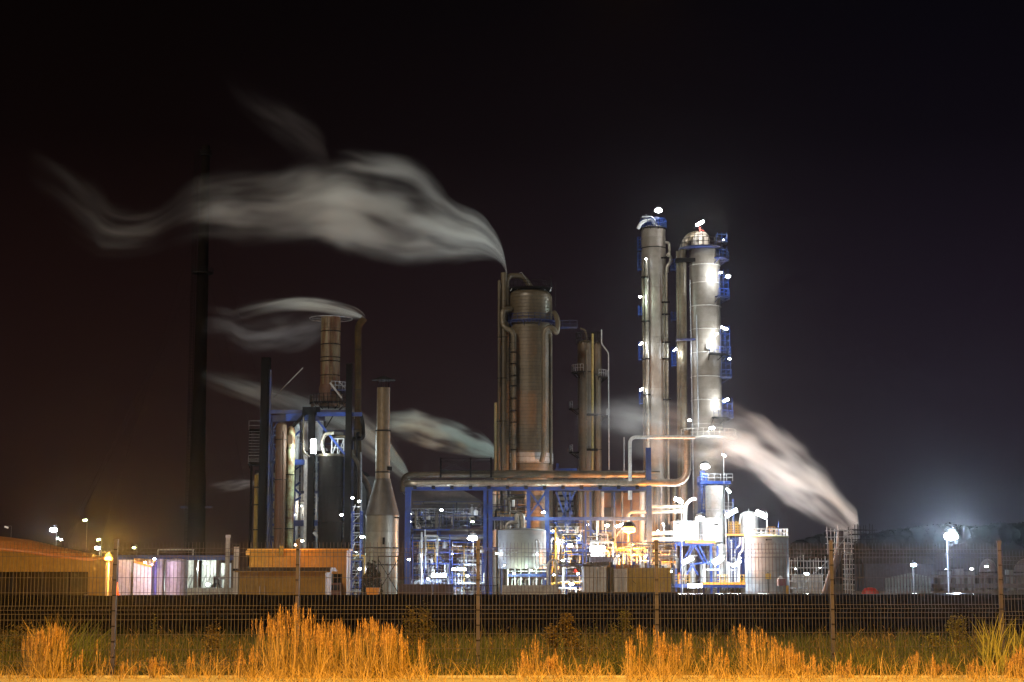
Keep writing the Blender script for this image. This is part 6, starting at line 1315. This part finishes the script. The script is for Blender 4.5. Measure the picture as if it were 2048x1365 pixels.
# ================================================================== STEAM
def fcurve(n, pts, src, L):
    fc = n.nodes.new('ShaderNodeFloatCurve'); c = fc.mapping.curves[0]
    while len(c.points) > 2: c.points.remove(c.points[1])
    c.points[0].location = pts[0]; c.points[1].location = pts[-1]
    for p in pts[1:-1]: c.points.new(*p)
    fc.mapping.update(); L.new(src, fc.inputs['Value']); return fc.outputs[0]
def plume(label, spine, Y, dens, col=(1, 1, 1), dy=1.0, noise=(.35, 1.6), seed=0., lo=.40, hi=.62, aniso=-.25, flat=-.15):
    """spine: (px, py, radius px, strength) from the mouth downwind"""
    P = [(WX(a, Y, b_), WZ(b_, Y), r*Y/F, s) for a, b_, r, s in spine]
    x0, z0 = P[0][0], P[0][1]; L_ = P[-1][0]-x0
    zmin = min(p[1] for p in P)-1; zs = max(p[1] for p in P)+1-zmin; rs = max(p[2] for p in P)*1.05
    us = [(p[0]-x0)/L_ for p in P]
    m = bpy.data.materials.new('steam'); m.use_nodes = True; n = m.node_tree; n.nodes.clear(); L = n.links
    def math_(op, a, b_=None, clamp=False):
        q = n.nodes.new('ShaderNodeMath'); q.operation = op; q.use_clamp = clamp
        for i, v in enumerate((a, b_)):
            if v is None: continue
            if isinstance(v, (int, float)): q.inputs[i].default_value = v
            else: L.new(v, q.inputs[i])
        return q.outputs[0]
    tc = n.nodes.new('ShaderNodeTexCoord'); s = n.nodes.new('ShaderNodeSeparateXYZ'); L.new(tc.outputs['Object'], s.inputs[0])
    u = math_('DIVIDE', s.outputs[0], L_, True)
    zc = fcurve(n, [(a, (p[1]-zmin)/zs) for a, p in zip(us, P)], u, L); zc = math_('ADD', math_('MULTIPLY', zc, zs), zmin-z0)
    rr = fcurve(n, [(a, p[2]/rs) for a, p in zip(us, P)], u, L); rr = math_('MAXIMUM', math_('MULTIPLY', rr, rs), .05)
    am = fcurve(n, [(a, p[3]) for a, p in zip(us, P)], u, L)
    v = math_('DIVIDE', math_('SUBTRACT', s.outputs[2], zc), rr); w_ = math_('DIVIDE', s.outputs[1], math_('MULTIPLY', rr, dy))
    cb = n.nodes.new('ShaderNodeCombineXYZ'); L.new(math_('MULTIPLY', math_('MULTIPLY', u, abs(L_)), noise[0]), cb.inputs[0]); L.new(math_('MULTIPLY', w_, noise[1]), cb.inputs[1]); L.new(math_('MULTIPLY', v, noise[1]), cb.inputs[2])
    ad = n.nodes.new('ShaderNodeVectorMath'); ad.operation = 'ADD'; ad.inputs[1].default_value = (seed*7.3, seed*3.1, seed); L.new(cb.outputs[0], ad.inputs[0])
    no = n.nodes.new('ShaderNodeTexNoise'); no.inputs['Scale'].default_value = 1; no.inputs['Detail'].default_value = 2.2; no.inputs['Roughness'].default_value = .5; no.inputs['Distortion'].default_value = .25; L.new(ad.outputs[0], no.inputs['Vector'])
    nf = no.outputs[0]
    ad2 = n.nodes.new('ShaderNodeVectorMath'); ad2.operation = 'SCALE'; ad2.inputs['Scale'].default_value = .42; L.new(ad.outputs[0], ad2.inputs[0])
    n2 = n.nodes.new('ShaderNodeTexNoise'); n2.inputs['Scale'].default_value = 1; n2.inputs['Detail'].default_value = 1; L.new(ad2.outputs[0], n2.inputs['Vector'])
    v = math_('ADD', v, math_('MULTIPLY', math_('SUBTRACT', n2.outputs[0], .5), 1.2))
    d = math_('SQRT', math_('ADD', math_('MULTIPLY', v, v), math_('MULTIPLY', w_, w_)))
    d = math_('ADD', d, math_('MULTIPLY', math_('SUBTRACT', nf, .5), -1.9))      # ragged edge
    e_ = n.nodes.new('ShaderNodeMapRange'); e_.interpolation_type = 'SMOOTHSTEP'; e_.inputs[1].default_value = 1.2; e_.inputs[2].default_value = flat; e_.inputs[3].default_value = 0; e_.inputs[4].default_value = 1; L.new(d, e_.inputs[0])
    e2 = n.nodes.new('ShaderNodeMapRange'); e2.interpolation_type = 'SMOOTHSTEP'; e2.inputs[1].default_value = lo; e2.inputs[2].default_value = hi; e2.inputs[3].default_value = .05; e2.inputs[4].default_value = 1; L.new(nf, e2.inputs[0])
    den = math_('MULTIPLY', math_('MULTIPLY', e_.outputs[0], e2.outputs[0]), math_('MULTIPLY', am, dens*3.2))
    pv = n.nodes.new('ShaderNodeVolumePrincipled'); pv.inputs['Color'].default_value = (*col, 1); pv.inputs['Anisotropy'].default_value = aniso; L.new(den, pv.inputs['Density'])
    o_ = n.nodes.new('ShaderNodeOutputMaterial'); L.new(pv.outputs[0], o_.inputs['Volume'])
    mb = MB(); K = 28; N = 16; vs = []
    def interp(u_):
        for i in range(len(us)-1):
            if us[i] <= u_ <= us[i+1]+1e-9:
                t = (u_-us[i])/(us[i+1]-us[i]); return [P[i][j]+(P[i+1][j]-P[i][j])*t for j in range(4)]
        return P[-1]
    uu = sorted(set([round(k/K, 5) for k in range(K+1)]+[round(u_, 5) for u_ in us]))
    for u_ in uu:
        a, b_, r, q = interp(min(1, u_)); r = r*1.5+.12
        vs += [(x0+L_*u_, Y+r*dy*math.cos(2*PI*k/N), b_+r*math.sin(2*PI*k/N)) for k in range(N)]
    M_ = len(uu); mb.add(vs, [(i*N+k, i*N+(k+1) % N, (i+1)*N+(k+1) % N, (i+1)*N+k) for i in range(M_-1) for k in range(N)]+[tuple(range(N-1, -1, -1)), tuple((M_-1)*N+k for k in range(N))])
    o = single('steam_plume', label, 'steam', mb, m, 'steam plumes', (x0, Y, z0))
    me = o.data
    import bmesh as bm_; b3 = bm_.new(); b3.from_mesh(me); bm_.ops.recalc_face_normals(b3, faces=b3.faces); b3.to_mesh(me); b3.free()
    for ob_ in (m.cycles,):
        if hasattr(ob_, 'volume_step_rate'): ob_.volume_step_rate = .35
    return o
plume('largest pale steam plume blowing off the tall slim brown stack', [(1014, 549, 7, 1.6), (1010, 530, 13, 1.5), (1000, 508, 22, 1.3), (985, 492, 30, 1.1), (955, 474, 42, 1), (920, 466, 50, .9), (880, 450, 64, .7), (840, 434, 80, .5), (790, 424, 90, .4), (740, 414, 88, .38), (690, 402, 84, .42), (640, 402, 76, .30), (560, 412, 70, .22), (480, 412, 66, .20), (410, 415, 58, .13), (365, 428, 50, .035), (335, 445, 40, .035), (290, 462, 38, .11), (230, 462, 42, .13), (180, 430, 60, .05), (130, 390, 62, .022), (50, 335, 50, .0)], 266, .34, dy=.55, noise=(.075, 1.5), seed=1.7, lo=.40, hi=.66, col=(.96, 1, .97), aniso=-.42)
plume('faint wisp curling up above the largest steam plume', [(662, 330, 28, .0), (640, 300, 50, .035), (590, 265, 50, .04), (540, 235, 46, .028), (490, 200, 40, .012), (440, 150, 26, 0)], 268, .22, (1, .93, .90), .6, (.12, 1.3), 4.2)
plume('flat steam plume drifting off the slim dark stack', [(731, 639, 5, 1.5), (722, 630, 9, 1.4), (700, 621, 13, 1.2), (670, 614, 15, 1), (630, 608, 15, .9), (590, 606, 15, .7), (550, 610, 15, .35), (500, 622, 16, .1), (440, 640, 16, 0)], 244, .42, (.97, 1, .96), 1.0, (.12, 1.1), 2.4)
plume('dim steam veil below the flat plume', [(655, 645, 20, 0), (620, 660, 34, .2), (560, 672, 36, .24), (500, 676, 34, .2), (450, 655, 34, .14), (400, 650, 30, 0)], 262, .24, (.97, .98, 1), .6, (.16, 1.4), 7.7)
plume('steam tinted teal for lamp light, streaming away beside the brown column foot', [(996, 913, 7, 1.7), (985, 905, 14, 1.6), (960, 895, 22, 1.3), (920, 882, 28, 1.1), (880, 872, 32, .9), (840, 862, 34, .7), (800, 855, 30, .45), (770, 852, 24, .1), (740, 850, 20, 0)], 275, .44, (.86, 1, .98), 1.0, (.16, 1.4), 3.1)  # white steam; teal tint stands in for greenish lamp light
plume('curved pale steam falling behind the slim capped flue', [(822, 968, 5, 1.3), (812, 948, 18, 1.3), (795, 930, 27, 1.1), (770, 905, 33, .9), (740, 880, 36, .7), (700, 855, 34, .4), (640, 830, 30, .3), (560, 800, 26, .26), (480, 775, 22, .2), (400, 750, 16, 0)], 280, .32, (.90, 1, .98), .8, (.10, 1.4), 5.3)
plume('thick cream steam plume sweeping from the scaffold cage over the tower foot', [(1716, 1048, 26, .9), (1702, 1040, 34, 1.4), (1682, 1020, 38, 1.5), (1650, 990, 48, 1.4), (1605, 958, 54, 1.3), (1560, 928, 58, 1.2), (1510, 898, 60, 1.0), (1460, 880, 56, .7), (1410, 875, 50, .5), (1350, 865, 50, .36), (1290, 850, 48, .28), (1230, 840, 46, .14), (1150, 835, 40, 0)], 252, .24, (.97, .97, .95), .6, (.12, 1.2), 6.1)
plume('thin steam added before the ochre hall to carry the sodium lamp glow', [(1345, 1030, 40, 0), (1310, 1040, 60, .5), (1270, 1046, 70, .8), (1230, 1048, 66, .7), (1190, 1045, 56, .4), (1140, 1040, 46, 0)], 251, .022, (1, .95, .9), .35, (.12, 1.0), 9.3, aniso=.3)  # added veil that gives the sodium lamp its orange glow
plume('small dim wisp near the stair landing', [(512, 967, 7, .5), (490, 968, 10, .4), (460, 972, 12, .25), (415, 975, 12, 0)], 250, .4, (1, .96, .96), 1, (.3, 1.4), 8.2)

# ================================================================== HAZE
hz = MB(); hz.box((0, 550, 67), (900, 1130, 138))
hm = bpy.data.materials.new('night_haze'); hm.use_nodes = True; n = hm.node_tree; n.nodes.clear()
pv = n.nodes.new('ShaderNodeVolumePrincipled'); pv.inputs['Color'].default_value = (.95, .95, .97, 1); pv.inputs['Density'].default_value = .00009; pv.inputs['Anisotropy'].default_value = .95
o_ = n.nodes.new('ShaderNodeOutputMaterial'); n.links.new(pv.outputs[0], o_.inputs['Volume'])
struct('haze', hz, hm, 'stuff')
